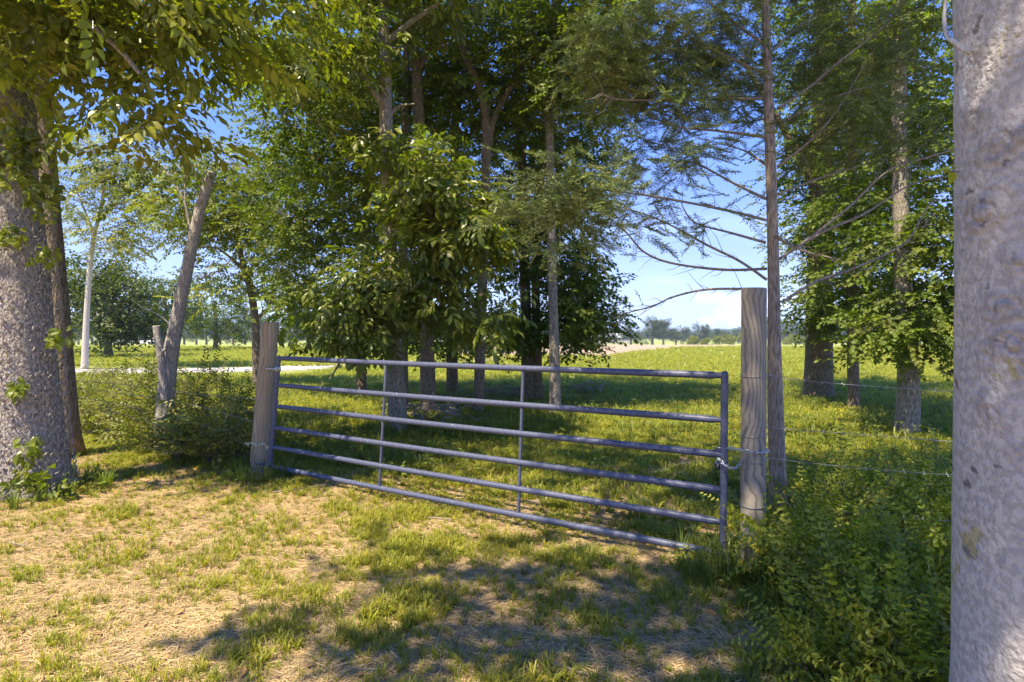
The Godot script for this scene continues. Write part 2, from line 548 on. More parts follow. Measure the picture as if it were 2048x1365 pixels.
func grow(t: Node3D, nodes: PackedVector3Array, conf: Dictionary) -> void:
	var pts := []
	for b in conf.get("blobs", []):
		var ctr: Vector3 = b[0]
		var rad: Vector3 = b[1]
		var share: float = conf.get("many", 0.85) * (0.5 if ctr.y > EYE + 0.66 * absf(ctr.z) and ctr.z < -6.0 else 1.0)
		for i in int(ceil(b[2] * share)):
			var d := Vector3(rng.randfn(), rng.randfn(), rng.randfn()).normalized() * pow(rng.randf(), 0.42)
			var p := ctr + d * rad
			var best := 1e9
			for q in nodes:
				best = minf(best, q.distance_squared_to(p))
			pts.append([best, p])
	if pts.is_empty():
		return
	pts.sort_custom(func(x, y): return x[0] < y[0])
	var tw := MB.new()
	var xf := []
	var cols := []
	var kind: String = conf.get("leaf", "star")
	var per := maxi(2, int(round(conf.get("per", 10) * conf.get("dense", 0.62))))
	var size: float = conf.get("size", 1.0)
	var base: Vector3 = conf.get("color", Vector3(0.10, 0.16, 0.03))
	var far: float = conf.get("reach", 0.38)
	var thin: float = conf.get("twig", 1.0)
	var sides: int = conf.get("twig_sides", 4)
	for e in pts:
		var p: Vector3 = e[1]
		var best := 1e9
		var from := p
		for q in nodes:
			var d := q.distance_to(p)
			d += 0.55 * maxf(0.0, q.y - p.y)
			if d < best:
				best = d
				from = q
		var l := from.distance_to(p)
		var sag := Vector3(rng.randf_range(-0.12, 0.12), rng.randf_range(0.0, 0.2), rng.randf_range(-0.12, 0.12)) * l
		var m1 := from.lerp(p, 0.35) + sag
		var m2 := from.lerp(p, 0.7) + sag * 0.8
		var r0 := (0.004 + 0.010 * minf(l, 2.0)) * thin
		tube(tw, [v4(from, r0), v4(m1, r0 * 0.8), v4(m2, r0 * 0.6), v4(p, r0 * 0.35)], sides, 0.0, 1.0, false)
		nodes.append(m1)
		nodes.append(m2)
		nodes.append(p)
		var shade_tone := rng.randfn(1.0, 0.14)
		for k in per:
			var o := Vector3(rng.randfn(), rng.randfn() * 0.7, rng.randfn()) * far * 0.6
			var yaw := atan2(-o.z, o.x) + rng.randfn(0.0, 0.6)
			xf.append(turned(yaw, rng.randfn(-0.22, 0.38), rng.randfn(0.0, 0.4), size * rng.randf_range(0.75, 1.2), p + o))
			cols.append(tint(base * shade_tone, 0.16, conf.get("yellow", 0.05)))
	tw.smooth()
	part("twigs", tw.done(), M[conf.get("twig_mat", "twig")], t, true)
	put_leaves("crown", kind, M[conf.get("leaf_mat", "leaf")], t, xf, cols)

# stem from pixels, all at one distance (or [px, py, z]); r0 at the base, r1 at the end
func stem(px: Array, z: float, r0: float, r1: float) -> Array:
	var out := []
	for i in px.size():
		var zz: float = px[i][2] if px[i].size() > 2 else z
		out.append(v4(pix(px[i][0], px[i][1], zz), lerpf(r0, r1, pow(float(i) / (px.size() - 1), 0.8))))
	return out

func blob(px: float, py: float, rx: float, ry: float, z: float, rz: float, n: int) -> Array:
	return [pix(px, py, z), Vector3(rx / F * z, ry / F * z, rz), n]

# ---------------------------------------------------------------- ground
func grassiness(x: float, z: float) -> float:
	# 0 bare, 1 dense turf
	var n := 0.5 + 0.9 * na.get_noise_2d(x * 60.0 + 7.0, z * 60.0) + 0.5 * nb.get_noise_2d(x * 90.0, z * 90.0)
	var left := smoothstep(-0.4, -2.6, x + 0.25 * (z - 4.0)) * (1.0 - smoothstep(5.6, 7.0, z))
	var g := n + 0.18 - 0.50 * left
	var track := exp(-pow((x - 0.45 * (z - 4.0) + 0.1 - 0.6) / 0.8, 2.0)) * (1.0 - smoothstep(8.0, 12.0, z))
	g -= 0.22 * track
	var corner := Vector2(x - 1.0, (z - 3.1) * 1.2).length()
	g -= 0.5 * clampf(1.0 - corner / 0.7, 0.0, 1.0)
	g -= 0.8 * clampf(1.0 - Vector2((x + 5.1) * 0.7, z - 7.0).length() / 0.9, 0.0, 1.0)
	g += 0.5 * smoothstep(5.5, 8.0, z)
	return clampf(g, 0.0, 1.0)

# a bare, tan strip of field that narrows towards the right
func stubble(x: float, z: float) -> float:
	var from := lerpf(38.0, 98.0, clampf((x / z - 0.17) / 0.25, 0.0, 1.0)) + 3.0 * na.get_noise_2d(x * 3.0, z * 3.0)
	return smoothstep(from, from + 5.0, z) * (1.0 - smoothstep(104.0, 112.0, z)) * smoothstep(-0.16, -0.06, x / z) * (1.0 - smoothstep(0.40, 0.44, x / z))

func ground_color(x: float, z: float) -> Color:
	var g := grassiness(x, z)
	var n := 0.5 + 0.5 * nb.get_noise_2d(x * 25.0, z * 25.0)
	var sand := Vector3(0.60, 0.41, 0.18)
	var dirt := Vector3(0.38, 0.29, 0.18)
	var thatch := Vector3(0.47, 0.39, 0.21)
	var turf := Vector3(0.20, 0.21, 0.07)
	var left := smoothstep(0.4, -2.0, x + 0.3 * (z - 4.0) + 1.2 * na.get_noise_2d(x * 30.0, z * 30.0))
	var c := dirt.lerp(sand, left).lerp(thatch, clampf(n * 1.3 - 0.3, 0.0, 1.0) * 0.7)
	c = c.lerp(turf, smoothstep(0.35, 1.0, g) * 0.65)
	if z > 9.0:
		var field := Vector3(0.32, 0.38, 0.085)
		var k := 0.5 + 0.5 * na.get_noise_2d(x * 4.0, z * 7.0)
		field = field.lerp(Vector3(0.44, 0.44, 0.14), k * 0.7)
		field = field.lerp(Vector3(0.47, 0.36, 0.24), stubble(x, z))
		c = c.lerp(field, smoothstep(10.0, 17.0, z))
	return Color(c.x, c.y, c.z)

func axis_steps(fine_to: float, step: float, end: float, growth: float) -> Array:
	var out := []
	var p := 0.0
	while p < fine_to:
		out.append(p)
		p += step
	while p < end:
		out.append(p)
		step *= growth
		p += step
	out.append(end)
	return out

func build_ground() -> void:
	var half := axis_steps(6.5, 0.075, 1600.0, 1.13)
	var xs := []
	for k in range(half.size() - 1, 0, -1):
		xs.append(-half[k])
	xs.append_array(half)
	var zs := [-60.0, -30.0, -12.0, -5.0, -2.0, -0.8]
	zs.append_array(axis_steps(9.5, 0.075, 2600.0, 1.055))
	var mb := MB.new()
	for z in zs:
		for x in xs:
			mb.v.append(Vector3(x, ground_y(x, z), -z))
			mb.c.append(ground_color(x, z))
	var w := xs.size()
	for j in zs.size() - 1:
		for i in w - 1:
			var a := j * w + i
			mb.ix.append_array(PackedInt32Array([a, a + w, a + w + 1, a, a + w + 1, a + 1]))
	mb.smooth()
	structure("ground", mb.done(), M.ground)
	# the pale drive that crosses the field on the left and bends away
	var line := [[-400, 747], [0, 744], [150, 743], [330, 742], [520, 739], [640, 734], [760, 728.5], [900, 722], [1040, 715]]
	var mid := []
	for q in line:
		mid.append(v4(gnd(q[0], q[1]), 1.7))
	mid = curve(mid, 8)
	mb = MB.new()
	for i in mid.size():
		var p := v3(mid[i])
		var d := (v3(mid[mini(i + 1, mid.size() - 1)]) - v3(mid[maxi(i - 1, 0)])).normalized()
		var s := d.cross(Vector3.UP)
		for k in 5:
			var q := p + s * (k - 2) * 0.5 * 1.7 * (1.0 + 0.12 * na.get_noise_2d(i * 30.0, k * 50.0))
			q.y = ground_y(q.x, -q.z) + 0.012
			mb.v.append(q)
	for i in mid.size() - 1:
		for k in 4:
			var a := i * 5 + k
			mb.ix.append_array(PackedInt32Array([a, a + 5, a + 6, a, a + 6, a + 1]))
	mb.smooth()
	structure("gravel_drive", mb.done(), M.gravel)
	# wooded hill far to the right
	mb = MB.new()
	var hw := 90
	for j in 14:
		for i in hw:
			var a := lerpf(-0.1, 1.15, i / float(hw - 1))
			var z := 620.0 + j * 38.0
			var up := sin(PI * clampf(j / 13.0, 0.0, 1.0))
			var y := -4.0 + up * (26.0 + 9.0 * na.get_noise_2d(i * 6.0, 3.0)) * smoothstep(0.28, 0.60, a + 0.04 * na.get_noise_2d(i * 9.0, 70.0))
			mb.v.append(Vector3(a * z, y, -z))
			mb.c.append(Color(0.07, 0.11, 0.04))
	for j in 13:
		for i in hw - 1:
			var a := j * hw + i
			mb.ix.append_array(PackedInt32Array([a, a + hw, a + hw + 1, a, a + hw + 1, a + 1]))
	mb.smooth()
	structure("hills", mb.done(), M.ground)
	var xf := []
	var cols := []
	for k in 5200:
		var i := rng.randi_range(0, hw - 2)
		var j := rng.randi_range(0, 7)
		var p := mb.v[j * hw + i].lerp(mb.v[(j + 1) * hw + i + 1], rng.randf()) + Vector3(rng.randf_range(-4, 4), rng.randf_range(1.5, 6.0), 0)
		xf.append(turned(rng.randf() * TAU, 0, 0, rng.randf_range(5.0, 9.0), p))
		cols.append(tint(Vector3(0.075, 0.125, 0.035), 0.15))
	var w_ := scatter("woodland", sprays("clump")[0], M.leaf, self, xf, cols)
	w_.name = "woodland"

func turf() -> void:
	var kinds := {"grass": [[], []], "tall_grass": [[], []], "weed": [[], []], "thatch": [[], []]}
	var add := func(kind: String, x: float, z: float, size: float, c: Color):
		kinds[kind][0].append(turned(rng.randf() * TAU, 0.0, 0.0, size, Vector3(x, ground_y(x, z) - 0.004, -z)))
		kinds[kind][1].append(c)
	var green := Vector3(0.29, 0.34, 0.055)
	# foreground, 2 to 9 m
	for k in 80000:
		var z := sqrt(rng.randf_range(1.9 * 1.9, 9.0 * 9.0))
		var x := rng.randf_range(-1.05, 1.05) * z
		var g := grassiness(x, z)
		if x > 1.25 and z < 4.2:
			g = maxf(g, 0.75)
		if rng.randf() < 0.22 + 0.60 * g * g:
			var clump := 0.75 + 0.5 * nb.get_noise_2d(x * 70.0, z * 70.0)
			add.call("grass", x, z, rng.randf_range(0.4, 0.85) * clampf(clump + 0.3 * g, 0.5, 1.3), tint(green, 0.18, 0.18 if x < 0.3 else 0.05))
		elif rng.randf() < 0.75:
			add.call("thatch", x, z, rng.randf_range(0.7, 1.4), tint(Vector3(0.44, 0.36, 0.23), 0.22))
	# rank grass and weeds behind the gate, round trunks and posts, and along the fence
	for k in 16000:
		var z := sqrt(rng.randf_range(4.6 * 4.6, 17.0 * 17.0))
		var x := rng.randf_range(-0.95, 1.0) * z
		var behind := z - (5.0 - 0.64 * x)
		if behind < 0.25 and x < 1.5:
			continue
		var rank := 0.5 + 0.9 * na.get_noise_2d(x * 14.0 + 60.0, z * 14.0)
		if x < 1.6 and absf(x - 0.42 * (z - 4.0)) < 1.3 and z < 13.0:
			rank -= 0.45
		if rng.randf() < rank:
			if rng.randf() < 0.5:
				add.call("weed", x, z, rng.randf_range(0.8, 1.7), tint(Vector3(0.16, 0.23, 0.045), 0.2, 0.08))
			else:
				add.call("tall_grass", x, z, rng.randf_range(0.4, 0.95), tint(Vector3(0.22, 0.28, 0.06), 0.2, 0.12))
		else:
			add.call("grass", x, z, rng.randf_range(0.8, 1.5), tint(green, 0.18, 0.1))
	# the field: coarser tufts that thin out with distance
	for k in 52000:
		var z := 9.0 * pow(75.0 / 9.0, rng.randf())
		var x := rng.randf_range(-1.0, 1.0) * z
		if (z > 21.5 and z < 27.5 and x < -8.0) or rng.randf() < stubble(x, z):
			continue
		add.call("grass", x, z, rng.randf_range(0.9, 1.5) * (1.0 + z / 45.0), tint(Vector3(0.33, 0.38, 0.07), 0.15, 0.12))
	# tufts that hug the big trunk, the posts and the gate's foot
	for s in [[Vector2(-4.75, 5.6), 0.75, 130], [Vector2(-2.75, 6.2), 0.4, 60], [Vector2(1.6, 3.7), 0.35, 60], [Vector2(1.35, 3.65), 0.3, 45], [Vector2(1.95, 4.1), 0.4, 60], [Vector2(2.3, 3.2), 0.9, 150]]:
		for k in s[2]:
			var a := rng.randf() * TAU
			var q: Vector2 = s[0] + Vector2(cos(a), sin(a)) * s[1] * sqrt(rng.randf_range(0.15, 1.0))
			add.call("tall_grass" if rng.randf() < 0.6 else "weed", q.x, q.y, rng.randf_range(0.45, 0.9), tint(Vector3(0.17, 0.25, 0.05), 0.18, 0.12))
	for kind in kinds:
		var called: String = {"grass": "grass", "tall_grass": "tall_grass", "weed": "ground_cover_weeds", "thatch": "dry_grass_litter"}[kind]
		var meshes := sprays(kind)
		for v in meshes.size():
			var a := []
			var b := []
			for i in range(v, kinds[kind][0].size(), meshes.size()):
				a.append(kinds[kind][0][i])
				b.append(kinds[kind][1][i])
			var o := scatter(numbered(called), meshes[v], M.grass_blade if kind != "thatch" else M.dry_leaf, self, a, b)
			o.set_meta("label", {"grass": "short green grass tufts growing over the ground", "tall_grass": "taller rank grass around the trunks and posts", "weed": "low leafy weeds under the trees behind the gate", "thatch": "dry straw litter lying on the bare soil"}[kind])
			o.set_meta("category", "grass" if kind != "thatch" else "litter")
	# fallen leaves and twigs on the soil
	var xf := []
	var cols := []
	var one := MB.new()
	leaf(one, Vector3.ZERO, Vector3(1, 0.1, 0), Vector3.UP, 0.06, 0.035, "oval", 1.0)
	for k in 420:
		var z := sqrt(rng.randf_range(4.0, 60.0))
		var x := rng.randf_range(-0.95, 0.9) * z
		xf.append(turned(rng.randf() * TAU, rng.randfn(0, 0.3), rng.randfn(0, 0.5), rng.randf_range(0.6, 1.3), Vector3(x, ground_y(x, z) + 0.015, -z)))
		cols.append(tint(Vector3(0.26, 0.17, 0.09), 0.3))
	var fl := scatter("fallen_leaves", one.done(), M.dry_leaf, self, xf, cols)
	fl.set_meta("label", "brown fallen leaves scattered on the bare soil")
	fl.set_meta("category", "leaves")

# ---------------------------------------------------------------- gate, posts, fence
func build_gate() -> void:
	var zl := 6.25
	var zr := 3.765
	var tl := pix(557, 717, zl)
	var bl := pix(539, 934, zl)
	var tr := pix(1450, 752, zr)
	var br := pix(1448, 1111, zr)
	var g := thing("farm_gate", "blue-grey tubular steel farm gate with six rails, chained shut", "gate", Vector3(bl.x, 0, bl.z))
	var r := 0.0245
	var frac := [0.0, 0.249, 0.444, 0.642, 0.822, 1.0]
	for f in frac:
		var a: Vector3 = tl.lerp(bl, f)
		var b: Vector3 = tr.lerp(br, f)
		var d := (b - a).normalized()
		var mb := MB.new()
		# the tube is necked down slightly where it is welded to the end posts
		var ln := a.distance_to(b)
		var pts := [v4(a, r * 0.8), v4(a + d * 0.05, r * 0.82), v4(a + d * 0.075, r)]
		for k in 9:
			pts.append(v4(a + d * lerpf(0.3, ln - 0.3, k / 8.0) + Vector3(0, -0.006 * sin(PI * k / 8.0), 0), r))
		pts.append_array([v4(b - d * 0.075, r), v4(b - d * 0.05, r * 0.82), v4(b, r * 0.8)])
		tube(mb, pts, 20)
		mb.smooth()
		var rail := part("rail", mb.done(), M.gate_paint, g)
		# small bright scuffs where the paint is chipped
		for k in rng.randi_range(2, 4):
			var t := rng.randf_range(0.1, 0.93)
			var p: Vector3 = a.lerp(b, t) + Vector3(0, -0.006 * sin(PI * t), 0)
			var sc := MB.new()
			var n := Vector3(0.1, rng.randf_range(0.1, 0.8), 1.0).normalized()
			var up := (Vector3.UP - n * n.y).normalized()
			n = (n - d * n.dot(d)).normalized()
			tube(sc, [v4(p + n * r - up * 0.008, 0.0018), v4(p + n * (r + 0.0006), 0.0024), v4(p + n * r + up * 0.008, 0.0016)], 5)
			part("paint_chip", sc.done(), M.weld, rail)
	for s in [[tl, bl, 0.03], [tr, br, 0.065]]:
		var up: Vector3 = (s[0] - s[1]).normalized()
		var mb := MB.new()
		var top: Vector3 = s[0] + up * 0.022
		tube(mb, [v4(s[1] - up * s[2], 0.024), v4(s[0] + up * 0.006, 0.024), v4(top, 0.021), v4(top + up * 0.008, 0.012)], 20)
		mb.smooth()
		part("end_post", mb.done(), M.gate_paint, g)
	for t in [0.345, 0.668]:
		var a: Vector3 = tl.lerp(tr, t)
		var b: Vector3 = bl.lerp(br, t)
		var off := (tr - tl).cross(Vector3.UP).normalized() * 0.0
		var mb := MB.new()
		tube(mb, [v4(a + off, 0.0135), v4(a.lerp(b, 0.5) + off, 0.0135), v4(b + off, 0.0135)], 12)
		mb.smooth()
		part("brace", mb.done(), M.gate_paint, g)
	# latch plate with the chain slot, on the third rail at the closing end
	var lp := tr.lerp(br, 0.42)
	var along := (tl - tr).normalized()
	var mb := MB.new()
	var nrm := along.cross(Vector3.UP).normalized() * 0.004
	var q := [lp + Vector3(0, 0.05, 0), lp + Vector3(0, -0.012, 0), lp + along * 0.085 + Vector3(0, -0.012, 0)]
	mb.tri(q[0] + nrm, q[1] + nrm, q[2] + nrm)
	mb.tri(q[0] - nrm, q[2] - nrm, q[1] - nrm)
	for k in 3:
		mb.quad(q[k] - nrm, q[k] + nrm, q[(k + 1) % 3] + nrm, q[(k + 1) % 3] - nrm)
	part("latch_plate", mb.done(), M.gate_paint, g)
	# hinges: collar, bolt and nut
	for f in [0.10, 0.985]:
		var c := tl.lerp(bl, f)
		var h := MB.new()
		tube(h, [v4(c - Vector3(0, 0.022, 0), 0.031), v4(c + Vector3(0, 0.022, 0), 0.031)], 16)
		var post_dir := Vector3(-0.9, 0.0, -0.25).normalized()
		tube(h, [v4(c, 0.010), v4(c + post_dir * 0.16, 0.010)], 8)
		tube(h, [v4(c + Vector3(0.0, 0, 0.025), 0.016), v4(c + Vector3(0.01, 0, 0.048), 0.014)], 6)
		h.smooth()
		part("hinge", h.done(), M.zinc if f < 0.5 else M.gate_paint, g)
	# posts
	post("fence_post", "weathered leaning round wooden post that carries the gate hinges", [pix(514, 955, 6.42), pix(541, 646, 6.42)], 0.098, 0.092, M.post_old)
	post("gate_post", "thick straight round wooden post with bold grain that the gate is chained to", [pix(1508, 1150, 3.80), pix(1508, 579, 3.80)], 0.081, 0.079, M.post_new)
	# chain from the latch plate round the post
	var ch := thing("chain", "shiny zinc chain looped from the gate round the wooden post", "chain", lp)
	var pc := pix(1508, 900, 3.80)
	var path := [lp + along * 0.03 + Vector3(0, 0.02, 0.01), pix(1462, 897, 3.76) + Vector3(0, 0, 0.02)]
	for k in 8:
		var a := lerpf(2.5, -0.9, k / 7.0)
		path.append(pc + Vector3(cos(a) * 0.089, -0.004 * sin(k * 0.5), sin(a) * 0.089))
	var pv := path.map(func(e): return v4(e, 0.0))
	links(ch, curve(pv, 8), 0.026)
	var loop2 := [pix(1440, 920, 3.74), pix(1452, 932, 3.72) + Vector3(0, 0, 0.02), pix(1470, 938, 3.74), pix(1484, 926, 3.78)]
	links(ch, curve(loop2.map(func(e): return v4(e, 0.0)), 8), 0.026)
	var pl := thing("padlock", "small dark padlock hanging on the chain behind the gate's end post", "padlock", pix(1437, 928, 3.80))
	var o := pix(1437, 928, 3.80)
	mb = MB.new()
	tube(mb, [v4(o + Vector3(-0.0, -0.004, 0.0), 0.016), v4(o + Vector3(0, 0.0, 0), 0.021), v4(o - Vector3(0, 0.032, 0), 0.021), v4(o - Vector3(0, 0.037, 0), 0.016)], 12)
	mb.smooth()
	part("body", mb.done(), M.padlock_body, pl)
	mb = MB.new()
	var arc := []
	for k in 9:
		var a := PI * k / 8.0
		arc.append(v4(o + Vector3(cos(a) * 0.013, 0.004 + sin(a) * 0.022, 0), 0.0035))
	tube(mb, arc, 8)
	mb.smooth()
	part("shackle", mb.done(), M.zinc, pl)

func post(called: String, label: String, ends: Array, r0: float, r1: float, m: Material) -> void:
	var t := thing(called, label, "post", ends[0])
	var mb := MB.new()
	var rows := 60
	var sides := 40
	var a: Vector3 = ends[0] - (ends[1] - ends[0]).normalized() * 0.2
	var b: Vector3 = ends[1]
	for i in rows + 3:
		var f := minf(float(i) / rows, 1.0)
		var p := a.lerp(b, f)
		for k in sides + 1:
			var an := TAU * k / sides
			var d := Vector3(cos(an), 0, sin(an))
			var rr := lerpf(r0, r1, f) * (1.0 + 0.02 * na.get_noise_3d(cos(an) * 30.0, f * 60.0, sin(an) * 30.0))
			if i == rows + 1:
				rr *= 0.93
				p = b + Vector3(0, 0.006, 0)
			if i == rows + 2:
				rr *= 0.02
				p = b + Vector3(0, 0.008, 0)
			mb.v.append(p + d * rr)
			mb.uv.append(Vector2(float(k) / sides, 1.0 - f))
	for i in rows + 2:
		for k in sides:
			var q := i * (sides + 1) + k
			mb.ix.append_array(PackedInt32Array([q, q + sides + 1, q + sides + 2, q, q + sides + 2, q + 1]))
	# ring direction runs clockwise seen from above, so flip
	for k in range(0, mb.ix.size(), 3):
		var s := mb.ix[k + 1]
		mb.ix[k + 1] = mb.ix[k + 2]
		mb.ix[k + 2] = s
	mb.smooth()
	part("shaft", mb.done(), m, t)

func links(parent: Node3D, pts: Array, each: float) -> void:
	var acc := 0.0
	var flip := false
	for i in pts.size() - 1:
		var a := v3(pts[i])
		var b := v3(pts[i + 1])
		var l := a.distance_to(b)
		while acc < l:
			var c := a.lerp(b, acc / l)
			var d := (b - a).normalized()
			var s := d.cross(Vector3.UP).normalized()
			var u := s.cross(d)
			var w := u if flip else s
			var mb := MB.new()
			var ring := []
			for k in 13:
				var an := TAU * k / 12.0
				ring.append(v4(c + d * cos(an) * 0.0195 + w * sin(an) * 0.0095, 0.0031))
			tube(mb, ring, 6, 0.0, 1.0, false)
			mb.smooth()
			part("link", mb.done(), M.zinc, parent)
			flip = not flip
			acc += each
		acc -= l

func strand(parent: Node3D, pts: Array, barbs := true) -> void:
	var c := curve(pts.map(func(e): return v4(e, 0.0021)), 10)
	var mb := MB.new()
	tube(mb, c, 5)
	mb.smooth()
	var w := part("wire", mb.done(), M.wire, parent)
	if not barbs:
		return
	var acc := 0.06
	for i in c.size() - 1:
		var a := v3(c[i])
		var b := v3(c[i + 1])
		var l := a.distance_to(b)
		while acc < l:
			var p := a.lerp(b, acc / l)
			var bm := MB.new()
			for k in 2:
				var q := Vector3(rng.randf_range(-0.6, 0.6), rng.randf_range(0.5, 1), rng.randf_range(-1, 1)).normalized() * 0.014
				tube(bm, [v4(p - q, 0.0012), v4(p + q, 0.0012)], 4)
			part("barb", bm.done(), M.wire, w)
			acc += 0.125
		acc -= l

func ring_wire(parent: Node3D, c: Vector3, r: float, tilt := 0.0) -> void:
	var pts := []
	for k in 25:
		var a := TAU * k / 24.0
		pts.append(v4(c + Vector3(cos(a) * r, tilt * cos(a + 0.6), sin(a) * r), 0.0019))
	var mb := MB.new()
	tube(mb, pts, 5, 0.0, 1.0, false)
	mb.smooth()
	part("wire_wrap", mb.done(), M.wire, parent)

func build_fences() -> void:
	var f := thing("barbed_wire_fence", "four strands of barbed wire running from the gate post past the cedar", "fence", pix(1560, 1130, 3.8))
	for s in [[[1508, 748], [1570, 757], [1700, 770], [1912, 783], [2300, 800]], [[1508, 852], [1570, 859], [1700, 868], [1912, 885], [2300, 920]], [[1508, 918], [1600, 925], [1750, 940], [1912, 952], [2300, 980]], [[1508, 1008], [1600, 1013], [1750, 1032], [1912, 1045], [2300, 1075]]]:
		var pts := []
		var zs := [3.86, 3.93, 3.6, 3.15, 2.6]
		for k in 5:
			pts.append(pix(s[k][0], s[k][1], zs[k]) + (Vector3(0.085, 0, -0.03) if k == 0 else Vector3.ZERO))
		strand(f, pts)
	for y in [751, 870, 921, 1010]:
		ring_wire(f, pix(1508, y, 3.80), 0.0835, 0.008)
	var f2 := thing("wire_fence", "slack rusty wire strands strung between the leaning post and the rough-barked tree", "fence", pix(500, 930, 6.5))
	for s in [[[530, 738], [420, 742], [250, 739], [130, 736]], [[528, 800], [400, 790], [250, 770], [130, 762]], [[524, 850], [400, 815], [250, 788], [130, 777]], [[520, 905], [400, 850], [250, 812], [130, 792]], [[516, 930], [400, 880], [250, 832], [130, 811]]]:
		var pts := []
		var zs := [6.42, 6.7, 6.5, 5.9]
		for k in 4:
			pts.append(pix(s[k][0], s[k][1], zs[k]))
		strand(f2, pts, false)
	for y in [[737, 533], [798, 528], [850, 523], [901, 518]]:
		ring_wire(f2, pix(y[1], y[0], 6.42), 0.1, 0.006)
	# loose end of the wire at the hinge side, reaching back across to the gate
	strand(f2, [pix(540, 742, 6.40), pix(600, 738, 6.9), pix(690, 733, 7.6), pix(772, 728, 9.0)], false)

# ---------------------------------------------------------------- shrubs
func shrub(called: String, label: String, group: String, at: Vector3, height: float, spread: float, stems: int, kind: String, per: int, col: Vector3, size := 1.0, m := "leaf") -> void:
	var t := thing(called, label, "shrub", at, group)
	var mb := MB.new()
	var xf := []
	var cols := []
	for s in stems:
		var a := TAU * (s + rng.randf() * 0.8) / stems
		var out := spread * rng.randf_range(0.35, 1.0)
		var h := height * rng.randf_range(0.6, 1.1)
		var pts := []
		for k in 6:
			var f := k / 5.0
			pts.append(v4(at + Vector3(cos(a) * out * pow(f, 1.3), h * (1.35 * f - 0.45 * f * f) - 0.02 + (0.04 * rng.randf() if k > 0 else 0.0), sin(a) * out * pow(f, 1.3)), lerpf(0.006, 0.0018, f)))
		tube(mb, pts, 5, 0.0, 1.0, false)
		for k in per:
			var f := rng.randf_range(0.15, 1.0)
			var i := mini(int(f * 5.0), 4)
			var p := v3(pts[i]).lerp(v3(pts[i + 1]), f * 5.0 - i)
			xf.append(turned(-a + rng.randfn(0, 1.2), rng.randfn(0.4, 0.5), rng.randfn(0, 0.7), size * rng.randf_range(0.7, 1.15), p))
			cols.append(tint(col, 0.16, 0.06))
	mb.smooth()
	part("stems", mb.done(), M.twig, t, true)
	put_leaves("foliage", kind, M[m], t, xf, cols)

